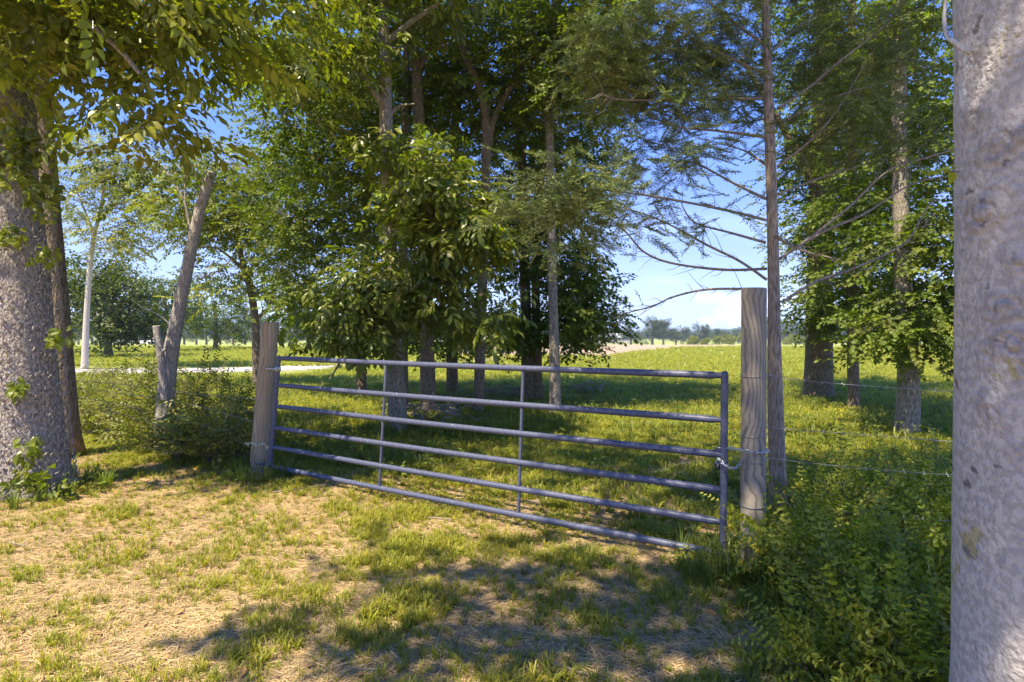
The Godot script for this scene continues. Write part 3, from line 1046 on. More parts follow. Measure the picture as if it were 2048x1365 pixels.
func build_shrubs() -> void:
	var g := "privet shrubs along the fence beside the smooth grey trunk"
	for s in [[1560, 1128, 0.42], [1618, 1085, 0.5], [1700, 1105, 0.62], [1790, 1090, 0.66], [1868, 1120, 0.5], [1590, 1185, 0.36], [1650, 1215, 0.42], [1735, 1215, 0.55], [1830, 1220, 0.5], [1700, 1330, 0.34], [1790, 1330, 0.42], [1870, 1330, 0.42], [1640, 1390, 0.22], [1750, 1420, 0.3], [1850, 1440, 0.36], [1930, 1250, 0.5], [1900, 1040, 0.5], [1680, 1030, 0.35], [1790, 1030, 0.4]]:
		var p := gnd(s[0], s[1])
		shrub("privet_shrub", "tall privet shrub reaching up to the lower fence wire" if s[2] >= 0.5 else ("small low privet shrub at the foot of the smooth grey trunk" if s[1] > 1300 else "low privet shrub with small paired leaves near the gate post"), g, p, s[2], s[2] * 0.85, 9, "privet", 9, Vector3(0.23, 0.32, 0.055).lerp(Vector3(0.33, 0.40, 0.06), rng.randf()), 1.0, "leaf")
	g = "tangled brush between the rough trunk and the leaning post"
	for s in [[175, 875, 0.55], [235, 868, 0.85], [290, 880, 0.95], [345, 890, 1.05], [400, 895, 1.0], [450, 905, 0.9], [488, 925, 0.62], [260, 840, 1.1], [330, 850, 1.2], [400, 850, 1.2], [465, 860, 1.05], [350, 925, 0.55], [420, 935, 0.6], [300, 905, 0.5], [160, 845, 0.7], [210, 830, 0.9], [150, 825, 0.7], [185, 815, 0.85], [245, 812, 0.95]]:
		var p := gnd(s[0], s[1])
		shrub("brush_shrub", "tall tangled bush at the back of the brush by the leaning dead trunk" if s[2] > 0.98 else ("knee-high bush at the sandy edge of the brush" if s[2] < 0.63 else "waist-high tangled small-leaved bush between rough trunk and leaning post"), g, p, s[2], 0.55, 11, "brush", 8, Vector3(0.25, 0.29, 0.09), 1.15)
	# a broad-leaved weed that stands out in front of the brush
	var p := gnd(352, 935)
	var t := thing("broadleaf_weed", "broad-leaved weed with big pale green leaves in front of the brush", "plant", p)
	var mb := MB.new()
	var top := p + Vector3(0.05, 0.62, 0.05)
	tube(mb, [v4(p, 0.008), v4(p.lerp(top, 0.5) + Vector3(0.02, 0, 0), 0.006), v4(top, 0.004)], 6)
	mb.smooth()
	part("stalk", mb.done(), M.twig, t)
	for k in 11:
		var a := k * 2.4
		var lb := MB.new()
		var d := Vector3(cos(a), rng.randf_range(-0.1, 0.35), sin(a)).normalized()
		var c := tint(Vector3(0.24, 0.31, 0.06), 0.12)
		leaf(lb, p.lerp(top, 0.55 + 0.045 * k) + d * 0.03, d, Vector3(0, 1, 0.25).normalized(), rng.randf_range(0.14, 0.22), rng.randf_range(0.09, 0.13), "heart", 1.0)
		for i in lb.c.size():
			lb.c[i] = c
		part("leaf", lb.done(), M.leaf, t)
	# small white blossoms of a vine that climbs the leaning post
	t = thing("blossom_vine", "short vine with white blossoms wrapped round the leaning post", "vine", pix(517, 935, 6.32))
	mb = MB.new()
	var o := pix(516, 900, 6.32)
	tube(mb, [v4(o - Vector3(-0.02, 0.25, -0.02), 0.004), v4(o + Vector3(-0.06, -0.08, 0.03), 0.003), v4(o + Vector3(-0.05, 0.06, 0.0), 0.003), v4(o + Vector3(0.1, 0.06, 0.02), 0.002)], 5)
	mb.smooth()
	part("stem", mb.done(), M.twig, t)
	for k in 16:
		var bl := MB.new()
		var c := o + Vector3(lerpf(-0.13, 0.13, k / 15.0), 0.065 + rng.randfn(0, 0.012), 0.03 + rng.randf_range(-0.03, 0.02))
		for j in 5:
			var a := TAU * j / 5.0
			leaf(bl, c, Vector3(cos(a), sin(a), 0.5).normalized(), Vector3(0, 0, 1), 0.017, 0.012, "oval", 0.75)
		part("blossom", bl.done(), M.leaf, t)
	# dead branches heaped under the grove
	for b in [[880, 850, 0.9, 46, "heap of dead grey sticks between the grove trunks"], [1010, 800, 1.2, 60, "dark pile of dead branches beyond the double trunk"], [1165, 790, 0.9, 40, "pile of dead branches beside the pale sapling trunk"]]:
		var c := gnd(b[0], b[1])
		var h := thing("brush_pile", b[4], "brush pile", c)
		mb = MB.new()
		for k in b[3]:
			var a := rng.randf() * TAU
			var d := Vector3(cos(a), rng.randf_range(-0.15, 0.4), sin(a))
			var q := c + Vector3(rng.randfn(0, b[2] * 0.4), rng.randf_range(0.03, 0.30), rng.randfn(0, 0.35))
			var l := rng.randf_range(0.3, 0.9)
			tube(mb, [v4(q - d * l * 0.5, 0.012), v4(q + Vector3(0, 0.04, 0), 0.010), v4(q + d * l * 0.5 + Vector3(0, rng.randf_range(-0.1, 0.1), 0), 0.004)], 5, 0.0, 1.0, false)
		mb.smooth()
		part("sticks", mb.done(), M.dead_twig, h, true)
	# twigs lying in the foreground
	for s in [[1170, 1352, 0.35, 0.5], [880, 1040, 0.4, 0.2], [600, 985, 0.5, -0.5], [1080, 1012, 0.3, 0.2], [30, 1098, 0.2, 0.4]]:
		var c := gnd(s[0], s[1])
		var tw := thing("fallen_twig", "dry fallen twig lying on the ground in front of the gate" if s[1] > 1020 else "dry fallen twig lying under the gate's bottom rail", "twig", c, "dry twigs on the ground")
		mb = MB.new()
		var d: Vector3 = Vector3(cos(s[3]), 0.0, sin(s[3])) * s[2]
		tube(mb, [v4(c - d * 0.5 + Vector3(0, 0.012, 0), 0.007), v4(c + Vector3(0, 0.018, 0.012), 0.006), v4(c + d * 0.5 + Vector3(0, 0.014, 0), 0.003)], 6)
		tube(mb, [v4(c + Vector3(0, 0.018, 0.01), 0.004), v4(c + d * 0.25 + Vector3(0, 0.03, 0.07), 0.002)], 5)
		mb.smooth()
		part("stick", mb.done(), M.dead_twig, tw)

# ---------------------------------------------------------------- the two big near trunks
func knot(p: Vector3, k: Array) -> float:
	# a callused ring round a sunken branch scar, in metres of relief
	var d: Vector3 = p - k[0]
	var q := Vector2(Vector2(d.x, d.z).length() * signf(d.x + d.z), d.y * 1.35).length() / float(k[1])
	if q > 2.0:
		return 0.0
	# wrinkled bark folded round the scar
	var w := 0.9 * na.get_noise_3d(p.x * 190.0, p.y * 190.0, p.z * 190.0) + 0.35 * nb.get_noise_3d(p.x * 700.0, p.y * 700.0, p.z * 700.0)
	var mask := exp(-pow(q * 0.95 + 0.5 * w, 2.0) * 1.1)
	var fold := 1.0 - absf(sin(q * 5.5 + w * 3.5))
	return float(k[1]) * mask * (0.20 - 0.26 * fold * fold)

func near_tree() -> void:
	var cx := 1.785
	var cz := -1.75
	var t := thing("smooth_barked_tree", "thick pale grey smooth-barked tree with knots and lichen at the wire's end", "tree", Vector3(cx, 0, cz))
	var mb := MB.new()
	var sides := 300
	var rows := 430
	var eye := Vector3(0, EYE, 0)
	var knots := []
	var spots := [[1945, 240, 0.055], [1995, 295, 0.075], [2040, 270, 0.05], [1970, 420, 0.085], [2015, 615, 0.07], [2040, 520, 0.05], [2040, 690, 0.09], [1990, 830, 0.05], [1975, 800, 0.035], [2042, 905, 0.04], [1922, 755, 0.03], [1935, 640, 0.02], [2020, 1130, 0.018], [1960, 100, 0.04], [1990, 190, 0.012], [1950, 1150, 0.014]]
	for s in spots:
		# where the sight line through that pixel meets the trunk
		var d := (pix(s[0], s[1], 1.0) - eye)
		var k := Vector2(d.x, d.z)
		var o := Vector2(-cx, -cz)
		var a := k.dot(k)
		var b := 2.0 * k.dot(o)
		var disc := b * b - 4.0 * a * (o.dot(o) - 0.33 * 0.33)
		if disc > 0.0:
			knots.append([eye + d * ((-b - sqrt(disc)) / (2.0 * a)), s[2]])
	for i in rows:
		var y := -0.2 + i * 0.0088
		var flare := 0.06 * exp(-maxf(y, 0.0) / 0.22)
		for k in sides:
			var an := TAU * k / sides
			var d := Vector3(cos(an), 0, sin(an))
			var r := 0.33 + flare * (0.7 + 0.3 * cos(an * 5.0 + 1.0)) + 0.004 * y
			var p := Vector3(cx, y, cz) + d * r
			var facing := d.dot(Vector3(-0.72, 0, 0.7)) > -0.35
			var bump := 0.010 * na.get_noise_3d(p.x * 70.0, p.y * 40.0, p.z * 70.0)
			var col := Vector3(0.50, 0.465, 0.425)
			if facing:
				bump += 0.0007 * nb.get_noise_3d(p.x * 1100.0, p.y * 1700.0, p.z * 1100.0) + 0.0022 * na.get_noise_3d(p.x * 200.0, p.y * 330.0, p.z * 200.0)
				var kn := 0.0
				for q in knots:
					kn += knot(p, q)
				bump += kn
				if absf(kn) > 0.0012:
					bump += 0.003 * nb.get_noise_3d(p.x * 700.0, p.y * 300.0, p.z * 700.0)
					col = col.lerp(Vector3(0.30, 0.27, 0.24), clampf(absf(kn) * 80.0, 0.0, 0.8) * (0.6 + 0.8 * absf(nb.get_noise_3d(p.x * 500.0, p.y * 900.0, p.z * 500.0))))
				# crusts of pale and mustard lichen, dark specks of old bark
				var lich := na.get_noise_3d(p.x * 150.0 + 30.0, p.y * 110.0, p.z * 150.0) + 0.35 * nb.get_noise_3d(p.x * 800.0, p.y * 800.0, p.z * 800.0)
				if lich > 0.62:
					col = Vector3(0.60, 0.61, 0.60)
				elif nb.get_noise_3d(p.x * 130.0 + 90.0, p.y * 130.0, p.z * 130.0) + 0.4 * na.get_noise_3d(p.x * 900.0, p.y * 900.0, p.z * 900.0) > 0.62:
					col = Vector3(0.42, 0.38, 0.20)
				elif nb.get_noise_3d(p.x * 420.0 + 10.0, p.y * 600.0, p.z * 420.0) > 0.62:
					col = Vector3(0.20, 0.18, 0.17)
			mb.v.append(p + d * bump)
			mb.c.append(Color(col.x, col.y, col.z))
	for i in rows - 1:
		for k in sides:
			var a := i * sides + k
			var b := i * sides + (k + 1) % sides
			mb.ix.append_array(PackedInt32Array([a, b + sides, a + sides, a, b, b + sides]))
	mb.smooth()
	part("trunk", mb.done(), M.bark_smooth, t)
	# limbs overhead, above and behind the photographer: they shade the foreground
	mb = MB.new()
	var tops := [[Vector3(cx, 3.5, cz), Vector3(1.7, 5.5, -1.7), Vector3(1.5, 8.0, -1.5), Vector3(1.2, 11.0, -1.2)], [Vector3(1.7, 4.6, -1.72), Vector3(0.7, 6.0, -0.9), Vector3(-0.9, 7.2, -0.1), Vector3(-2.6, 7.9, 0.4)], [Vector3(1.6, 6.0, -1.6), Vector3(0.8, 7.2, -2.2), Vector3(-0.1, 8.2, -2.8)], [Vector3(1.7, 5.3, -1.7), Vector3(2.6, 6.8, -2.2), Vector3(3.8, 8.0, -2.6)], [Vector3(1.6, 6.2, -1.6), Vector3(1.2, 7.4, 0.0), Vector3(0.8, 8.4, 1.6)]]
	var nodes := PackedVector3Array()
	for s in tops:
		var pts := []
		for k in s.size():
			pts.append(v4(s[k], (0.30 if s[0].y < 4.0 else 0.11) * (1.0 - 0.22 * k)))
		var c := curve(pts, 6)
		tube(mb, c, 12, 0.05, 1.0)
		mb.smooth()
		part("limb", mb.done(), M.bark_pale, t)
		mb = MB.new()
		for q in c:
			if q.y > 4.8:
				nodes.append(v3(q))
	# a thin dead side branch high on the trunk
	tube(mb, curve(stem([[1935, 108, 1.62], [1905, 88, 1.66], [1888, 72, 1.70], [1884, 30, 1.72], [1890, -20, 1.72]], 1.7, 0.009, 0.004), 5), 7, 0.1, 3.0)
	mb.smooth()
	part("dead_branch", mb.done(), M.bark_pale, t)
	grow(t, nodes, {"leaf": "oval", "color": Vector3(0.13, 0.20, 0.04), "per": 10, "size": 1.0, "blobs": [
		[Vector3(-2.3, 7.9, 0.1), Vector3(1.9, 1.1, 1.5), 62], [Vector3(0.0, 8.3, -2.3), Vector3(1.9, 1.3, 1.6), 60], [Vector3(-0.6, 7.7, 0.5), Vector3(1.3, 1.0, 1.1), 46], [Vector3(1.6, 8.6, -1.2), Vector3(2.4, 2.0, 2.2), 130],
		[Vector3(3.4, 8.0, -2.4), Vector3(2.2, 1.8, 2.0), 120], [Vector3(1.2, 8.6, 1.6), Vector3(2.2, 1.6, 1.6), 60]]})
	# a sprig of yellow-green leaves growing out of the bark
	mb = MB.new()
	var c0 := pix(1916, 345, 1.62)
	var c1 := pix(1850, 352, 1.60)
	tube(mb, [v4(c0, 0.0022), v4(c0.lerp(c1, 0.5) + Vector3(0, 0.008, 0), 0.0018), v4(c1, 0.001)], 5)
	mb.smooth()
	var sp := part("sprig", mb.done(), M.twig, t)
	for k in 5:
		var lb := MB.new()
		var d := Vector3(rng.randf_range(-1, 0.3), rng.randf_range(-0.3, 0.5), rng.randf_range(-0.2, 0.7)).normalized()
		leaf(lb, c0.lerp(c1, 0.25 + 0.18 * k), d, Vector3(0.1, 0.8, 0.6).normalized(), 0.045, 0.028, "heart", 1.0)
		for i in lb.c.size():
			lb.c[i] = Color(0.36, 0.40, 0.05)
		part("leaf", lb.done(), M.leaf, sp)

func rough_tree() -> void:
	var z := 5.6
	var t := tree("rough_barked_tree", "massive rough-barked tree covered in bristly vine roots, trailing leaves over the gateway", {
		"stems": [stem([[66, 985], [52, 860], [45, 720], [36, 560], [25, 430], [12, 250], [0, 60], [-10, -250], [-30, -700]], z, 0.34, 0.16),
			stem([[20, 420, 5.65], [48, 290, 5.7], [45, 160, 5.7], [36, 20, 5.7], [20, -300, 5.7]], z, 0.15, 0.08),
			stem([[0, 60], [120, -40, 5.4], [260, -30, 5.2], [420, 20, 5.4]], z, 0.07, 0.02), stem([[30, -100], [160, 30, 5.0], [250, 110, 4.8], [310, 190, 4.8]], z, 0.05, 0.012),
			stem([[0, -200], [300, -250, 6.0], [560, -160, 6.6], [700, -60, 7.0]], z, 0.08, 0.02)],
		"bark": "bark_rough", "fine": true, "rough": 0.22, "freq": 2.0, "flare": 0.32, "leaf": "oval", "leaf_mat": "leaf_glossy", "color": Vector3(0.22, 0.28, 0.05), "per": 9, "size": 0.95, "reach": 0.36, "yellow": 0.12, "bare": 3.4, "many": 0.6, "dense": 0.75,
		"blobs": [blob(120, 20, 170, 75, 5.2, 0.9, 50), blob(300, 45, 130, 65, 5.2, 0.8, 42), blob(40, 120, 80, 50, 5.0, 0.5, 14), blob(270, 175, 45, 30, 4.9, 0.3, 7), blob(225, 225, 25, 18, 4.9, 0.15, 3), blob(480, 30, 150, 80, 5.8, 0.9, 34), blob(620, -20, 120, 90, 6.6, 0.8, 24),
			blob(200, -230, 330, 150, 5.6, 1.8, 40), blob(-120, -60, 150, 150, 5.4, 1.0, 16), [Vector3(-1.9, 8.4, -3.7), Vector3(1.9, 1.2, 1.5), 80]]})
	# bristly root stubs of an old climbing vine all over the bark
	var one := MB.new()
	tube(one, [v4(Vector3(0, -0.02, 0), 0.007), v4(Vector3(0.004, 0.0, 0.012), 0.009), v4(Vector3(0.0, 0.022, 0.016), 0.004)], 5)
	one.smooth()
	var xf := []
	var cols := []
	var line := curve(stem([[66, 985], [52, 860], [45, 720], [36, 560], [25, 430]], z, 0.34, 0.29), 12)
	for k in 2400:
		var f := rng.randf() * (line.size() - 1.01)
		var q: Vector4 = line[int(f)].lerp(line[int(f) + 1], f - int(f))
		var a := rng.randf() * TAU
		var d := Vector3(cos(a), 0, sin(a))
		var p := v3(q) + d * (q.w * (1.02 + 0.10 * na.get_noise_3d(q.x * 30.0 + d.x * 10.0, q.y * 12.0, d.z * 10.0)))
		xf.append(Transform3D(Basis(Vector3.UP, PI / 2 - a) * Basis(Vector3.BACK, rng.randfn(0, 0.7)) * Basis.from_scale(Vector3(rng.randf_range(0.4, 0.8), rng.randf_range(0.35, 1.1), rng.randf_range(0.4, 1.1))), p))
		cols.append(Color(0.34, 0.30, 0.26) * rng.randf_range(0.8, 1.35))
	var bm := plain("bristle", Color.WHITE, 0.9)
	bm.vertex_color_use_as_albedo = true
	scatter("bark_bristles", one.done(), bm, t, xf, cols)
	# creeper leaves on the trunk
	xf = []
	cols = []
	for s in [[40, 300, 60, 70, 60], [85, 390, 40, 50, 24], [20, 470, 40, 20, 8], [100, 510, 25, 18, 7], [122, 670, 14, 14, 6], [40, 775, 22, 14, 5], [70, 905, 40, 24, 10], [60, 960, 70, 22, 16]]:
		for k in s[4]:
			var p := pix(s[0] + rng.randfn(0, 0.5) * s[2], s[1] + rng.randfn(0, 0.5) * s[3], 5.26 + rng.randf_range(-0.1, 0.06))
			xf.append(turned(rng.randf() * TAU, rng.randfn(0, 0.3), rng.randfn(0, 0.3), rng.randf_range(0.5, 0.95), p))
			cols.append(tint(Vector3(0.20, 0.27, 0.06), 0.15, 0.1))
	put_leaves("creeper", "vine", M.leaf_glossy, t, xf, cols)

# ---------------------------------------------------------------- the other trees
func build_trees() -> void:
	near_tree()
	rough_tree()
	tree("slim_dark_tree", "slim dark trunk standing close behind the rough-barked tree", {"stems": [stem([[132, 880], [122, 720], [112, 560], [100, 400], [88, 200], [72, 0], [60, -400]], 7.1, 0.155, 0.09)], "bark": "bark_brown", "leaf": "oval", "color": Vector3(0.10, 0.15, 0.03), "per": 9,
		"blobs": [blob(60, -150, 200, 150, 7.1, 1.4, 60), blob(30, 60, 90, 70, 7.4, 0.6, 16)]})
	# the grove behind the gate
	var gr := "trees of the grove behind the gate"
	tree("hickory_tree", "straight grey hickory with large glossy drooping leaflets behind the gate", {"stems": [stem([[797, 866], [790, 760], [783, 640], [778, 400], [772, 200], [768, 0], [764, -300], [758, -800]], 9.1, 0.155, 0.06), stem([[784, 612], [745, 640, 8.7], [700, 690, 8.4], [668, 745, 8.2], [656, 762, 8.1]], 9.1, 0.032, 0.010), stem([[778, 235], [800, 215], [830, 210, 8.8]], 9.1, 0.04, 0.01), stem([[774, 90], [820, 50, 9.0], [880, 5, 9.0], [930, -80, 9.0]], 9.1, 0.05, 0.03), stem([[780, 480], [840, 420, 8.6], [900, 400, 8.2], [960, 420, 8.0]], 9.1, 0.03, 0.01), stem([[782, 580], [850, 560, 8.5], [920, 580, 8.0], [960, 640, 7.9]], 9.1, 0.03, 0.01), stem([[772, 220], [700, 120, 8.8], [640, 60, 8.6], [600, -20, 8.6]], 9.1, 0.05, 0.02)],
		"leaf": "hickory", "leaf_mat": "leaf_glossy", "color": Vector3(0.19, 0.255, 0.055), "per": 8, "size": 0.95, "reach": 0.34, "yellow": 0.08, "bare": 2.0, "group": gr,
		"blobs": [blob(700, 640, 60, 70, 8.3, 0.5, 24), blob(730, 570, 70, 50, 8.5, 0.5, 16), blob(880, 410, 110, 80, 8.3, 0.6, 44), blob(850, 560, 120, 80, 8.3, 0.6, 44), blob(960, 470, 60, 70, 8.0, 0.4, 16), blob(970, 645, 32, 40, 7.9, 0.25, 7), blob(830, 320, 90, 60, 8.6, 0.6, 20), blob(640, 120, 150, 110, 8.8, 0.9, 46), blob(780, -60, 240, 110, 9.1, 1.4, 70), blob(760, -420, 260, 240, 9.1, 1.8, 110)]})
	tree("maple_tree", "slender leaning maple trunk with an S-bend high up behind the gate", {"stems": [stem([[956, 836], [960, 720], [965, 560], [971, 380], [972, 250], [960, 180], [930, 110], [918, 40], [914, -60], [910, -500]], 10.7, 0.105, 0.05), stem([[974, 330], [985, 250], [1014, 190], [1048, 135], [1088, 100], [1105, 40], [1110, -120]], 10.7, 0.065, 0.03), stem([[1048, 135], [1110, 95], [1160, 88]], 10.7, 0.04, 0.015)],
		"bark": "bark_brown", "color": Vector3(0.185, 0.265, 0.04), "group": gr, "per": 12, "blobs": [blob(930, 120, 180, 110, 11.2, 1.3, 80), blob(1100, 60, 150, 100, 10.7, 1.2, 60), blob(1010, 230, 150, 90, 11.6, 1.0, 50), blob(960, -250, 320, 220, 10.7, 2.4, 150)]})
	tree("maple_tree", "furrowed dark maple with a flared foot beside the hickory", {"stems": [stem([[858, 836], [855, 740], [852, 600], [842, 320], [832, 100], [826, -200], [820, -700]], 10.7, 0.15, 0.07), stem([[845, 380], [760, 300], [660, 250], [560, 200]], 10.7, 0.05, 0.015), stem([[835, 150], [880, 60], [960, -60]], 10.7, 0.06, 0.02)], "bark": "bark_brown", "color": Vector3(0.17, 0.25, 0.04), "group": gr, "flare": 0.5, "per": 12,
		"blobs": [blob(840, 660, 80, 50, 11.2, 0.7, 22), blob(700, 330, 150, 110, 11.2, 1.2, 70), blob(840, 180, 160, 110, 11.5, 1.2, 70), blob(620, 250, 120, 100, 11.0, 1.0, 44), blob(830, -250, 300, 220, 10.7, 2.4, 140)]})
	tree("maple_tree", "dark trunk between the furrowed maple and the slender one, half hidden by leaves", {"stems": [stem([[904, 794], [904, 700], [905, 560], [910, 300], [915, 0], [918, -500]], 14.4, 0.16, 0.07)], "bark": "bark_brown", "color": Vector3(0.15, 0.225, 0.036), "group": gr, "per": 13,
		"blobs": [blob(900, 650, 110, 50, 14.0, 1.2, 50), blob(900, 480, 140, 110, 14.4, 1.5, 80), blob(930, 270, 190, 130, 14.6, 1.6, 90), blob(900, 0, 240, 160, 14.4, 2.4, 110)]})
	tree("maple_tree", "twin-stemmed dark maple with a low skirt of leaves beside the brush pile", {"stems": [stem([[1058, 808], [1054, 700], [1050, 560], [1042, 300], [1030, 0], [1020, -500]], 13.0, 0.17, 0.07), stem([[1075, 808], [1074, 690], [1072, 520], [1090, 250], [1110, 0], [1130, -400]], 13.0, 0.13, 0.06)], "bark": "bark_brown", "color": Vector3(0.15, 0.23, 0.036), "group": gr, "per": 14, "flare": 0.4,
		"blobs": [blob(1150, 640, 70, 60, 12.4, 1.0, 60), blob(1165, 570, 65, 60, 12.6, 0.9, 44), blob(1020, 660, 70, 50, 12.6, 0.8, 34), blob(1100, 480, 120, 100, 13.0, 1.4, 90), blob(1010, 430, 90, 100, 13.2, 1.2, 60), blob(1110, 290, 130, 110, 13.2, 1.4, 80), blob(1190, 130, 110, 110, 13.0, 1.4, 60), blob(1060, -120, 280, 180, 13.0, 2.6, 130)]})
	tree("maple_tree", "pale grey straight trunk with a sunlit patch near its foot, forked high above", {"stems": [stem([[1111, 838], [1110, 760], [1107, 640], [1101, 420], [1098, 260], [1078, 140], [1056, 20], [1040, -200], [1030, -500]], 10.7, 0.115, 0.05), stem([[1098, 280], [1112, 180], [1116, 60], [1122, -200]], 10.7, 0.06, 0.03)], "bark": "bark_grey", "color": Vector3(0.18, 0.255, 0.04), "group": gr, "per": 12, "bare": 3.0,
		"blobs": [blob(1120, 170, 120, 90, 10.4, 1.0, 46), blob(1180, 40, 120, 90, 10.4, 1.0, 40), blob(1100, -250, 280, 200, 10.7, 2.2, 110)]})
	tree("maple_tree", "thin dark trunk at the grove's edge beyond the hickory's drooping branch", {"stems": [stem([[723, 800], [722, 700], [724, 580], [735, 420], [740, 200], [735, -200]], 13.8, 0.13, 0.06)], "bark": "bark_brown", "color": Vector3(0.175, 0.25, 0.04), "group": gr, "per": 12,
		"blobs": [blob(690, 660, 70, 45, 13.6, 0.9, 26), blob(610, 600, 80, 60, 14.0, 1.0, 40), blob(620, 480, 110, 90, 14.2, 1.3, 66), blob(560, 370, 110, 90, 14.0, 1.2, 56), blob(700, 450, 100, 90, 14.0, 1.2, 50), blob(700, 200, 160, 130, 14.0, 1.6, 70), blob(560, 150, 120, 90, 13.0, 1.2, 40), blob(700, -100, 200, 140, 13.8, 2.0, 60)]})
	tree("maple_tree", "second trunk hidden close behind the hickory", {"stems": [stem([[806, 829], [805, 700], [806, 500], [812, 250], [815, 0], [815, -400]], 11.2, 0.11, 0.06)], "bark": "bark_grey", "color": Vector3(0.165, 0.24, 0.04), "group": gr, "per": 12, "blobs": [blob(780, 420, 110, 110, 11.8, 1.1, 50), blob(790, 200, 130, 130, 11.8, 1.2, 50), blob(810, -200, 220, 160, 11.2, 2.0, 60)]})
	# the darker trees on the right, behind the wire fence
	var gr2 := "shade trees behind the wire fence"
	tree("oak_tree", "broad dark trunk flaring at the foot behind the wire fence", {"stems": [stem([[1636, 806], [1638, 740], [1638, 640], [1640, 450], [1645, 250], [1650, 0], [1655, -500]], 13.5, 0.37, 0.2), stem([[1642, 400], [1560, 250], [1480, 120]], 13.5, 0.12, 0.04), stem([[1645, 300], [1740, 150], [1850, 50]], 13.5, 0.12, 0.04)], "bark": "bark_brown", "color": Vector3(0.15, 0.225, 0.036), "group": gr2, "per": 13, "flare": 0.30, "rough": 0.1,
		"blobs": [blob(1665, 640, 40, 45, 12.8, 0.6, 20), blob(1625, 600, 36, 50, 12.9, 0.6, 14), blob(1650, 470, 80, 80, 13.5, 1.2, 50), blob(1620, 330, 80, 90, 14.0, 1.4, 50), blob(1740, 300, 150, 130, 14.0, 1.6, 80), blob(1690, 100, 190, 130, 13.5, 2.2, 100), blob(1660, -200, 330, 180, 13.5, 3.0, 120)]})
	tree("oak_tree", "narrow dark trunk between the broad oak and the grey one", {"stems": [stem([[1709, 828], [1707, 740], [1704, 600], [1702, 400], [1700, 200], [1700, -200]], 11.4, 0.125, 0.07)], "bark": "bark_brown", "color": Vector3(0.155, 0.235, 0.036), "group": gr2, "per": 13,
		"blobs": [blob(1700, 560, 90, 50, 11.2, 0.8, 30), blob(1760, 600, 60, 50, 11.2, 0.7, 22), blob(1720, 420, 110, 90, 11.4, 1.1, 56), blob(1700, 200, 130, 110, 11.6, 1.3, 50), blob(1700, -120, 220, 150, 11.4, 2.0, 60)]})
	tree("oak_tree", "grey trunk with leafy skirt hanging to head height near the smooth-barked tree", {"stems": [stem([[1815, 876], [1818, 790], [1816, 690], [1806, 560], [1800, 400], [1795, 200], [1790, -300]], 8.7, 0.165, 0.09), stem([[1812, 520], [1860, 440], [1920, 400]], 8.7, 0.05, 0.015)], "bark": "bark_grey", "color": Vector3(0.155, 0.235, 0.036), "group": gr2, "per": 12, "flare": 0.35,
		"blobs": [blob(1830, 650, 75, 45, 8.5, 0.6, 34), blob(1860, 690, 40, 30, 8.4, 0.4, 8), blob(1780, 690, 30, 25, 8.5, 0.3, 5), blob(1860, 590, 70, 60, 8.7, 0.7, 34), blob(1830, 470, 90, 80, 8.8, 0.9, 46), blob(1850, 280, 110, 110, 9.0, 1.1, 56), blob(1830, 80, 140, 100, 8.9, 1.3, 50), blob(1800, -150, 240, 140, 8.7, 1.8, 60)]})
	# left: trees out in the field
	tree("leaning_snag", "broken leaning dead trunk with peeling grey bark rising out of the brush", {"stems": [stem([[322, 900], [336, 745], [352, 650], [374, 545], [396, 440], [410, 390], [426, 345]], 7.5, 0.105, 0.055), stem([[385, 485], [372, 410], [358, 380], [322, 332], [250, 285]], 7.5, 0.022, 0.006), stem([[372, 410], [371, 340], [372, 300]], 7.5, 0.013, 0.004), stem([[345, 655], [320, 632], [290, 618], [262, 600]], 7.5, 0.009, 0.003), stem([[346, 640], [350, 600, 7.4], [342, 570, 7.4]], 7.5, 0.012, 0.005), stem([[396, 560], [440, 540], [480, 500]], 7.5, 0.012, 0.004)], "bark": "bark_dead", "leaf": "fine", "color": Vector3(0.15, 0.21, 0.045), "per": 6, "flare": 0.05, "rough": 0.25, "freq": 2.5,
		"blobs": [blob(300, 330, 70, 30, 7.6, 0.4, 9), blob(372, 320, 40, 40, 7.6, 0.3, 7), blob(240, 270, 40, 25, 7.4, 0.3, 4)]})
	tree("broken_stump", "short snapped grey stump standing beside the leaning dead trunk", {"stems": [stem([[334, 900], [328, 790], [322, 720], [316, 680], [312, 652]], 7.3, 0.06, 0.038), stem([[318, 715], [326, 702], [331, 700]], 7.28, 0.03, 0.016)], "bark": "bark_dead", "flare": 0.05, "rough": 0.3, "freq": 3.0})
	tree("field_tree", "crooked slender tree with light green crown behind the leaning post", {"stems": [stem([[514, 775], [512, 690], [508, 620], [496, 560], [480, 500], [470, 420], [465, 340]], 16.5, 0.14, 0.05), stem([[510, 640], [540, 610], [548, 560]], 16.5, 0.06, 0.03), stem([[492, 545], [440, 500], [400, 495]], 16.5, 0.05, 0.02), stem([[480, 500], [540, 430], [570, 380]], 16.5, 0.05, 0.02)], "bark": "bark_brown", "leaf": "fine", "size": 1.7, "color": Vector3(0.21, 0.275, 0.05), "per": 12, "reach": 0.55, "yellow": 0.15,
		"blobs": [blob(470, 420, 90, 90, 16.5, 1.3, 60), blob(400, 440, 80, 70, 16.5, 1.1, 40), blob(560, 470, 80, 80, 16.5, 1.2, 44), blob(450, 560, 60, 40, 16.5, 0.8, 16), blob(420, 330, 70, 60, 16.5, 1.0, 26), blob(540, 340, 90, 70, 16.5, 1.2, 36), blob(570, 580, 50, 40, 16.5, 0.8, 12)]})
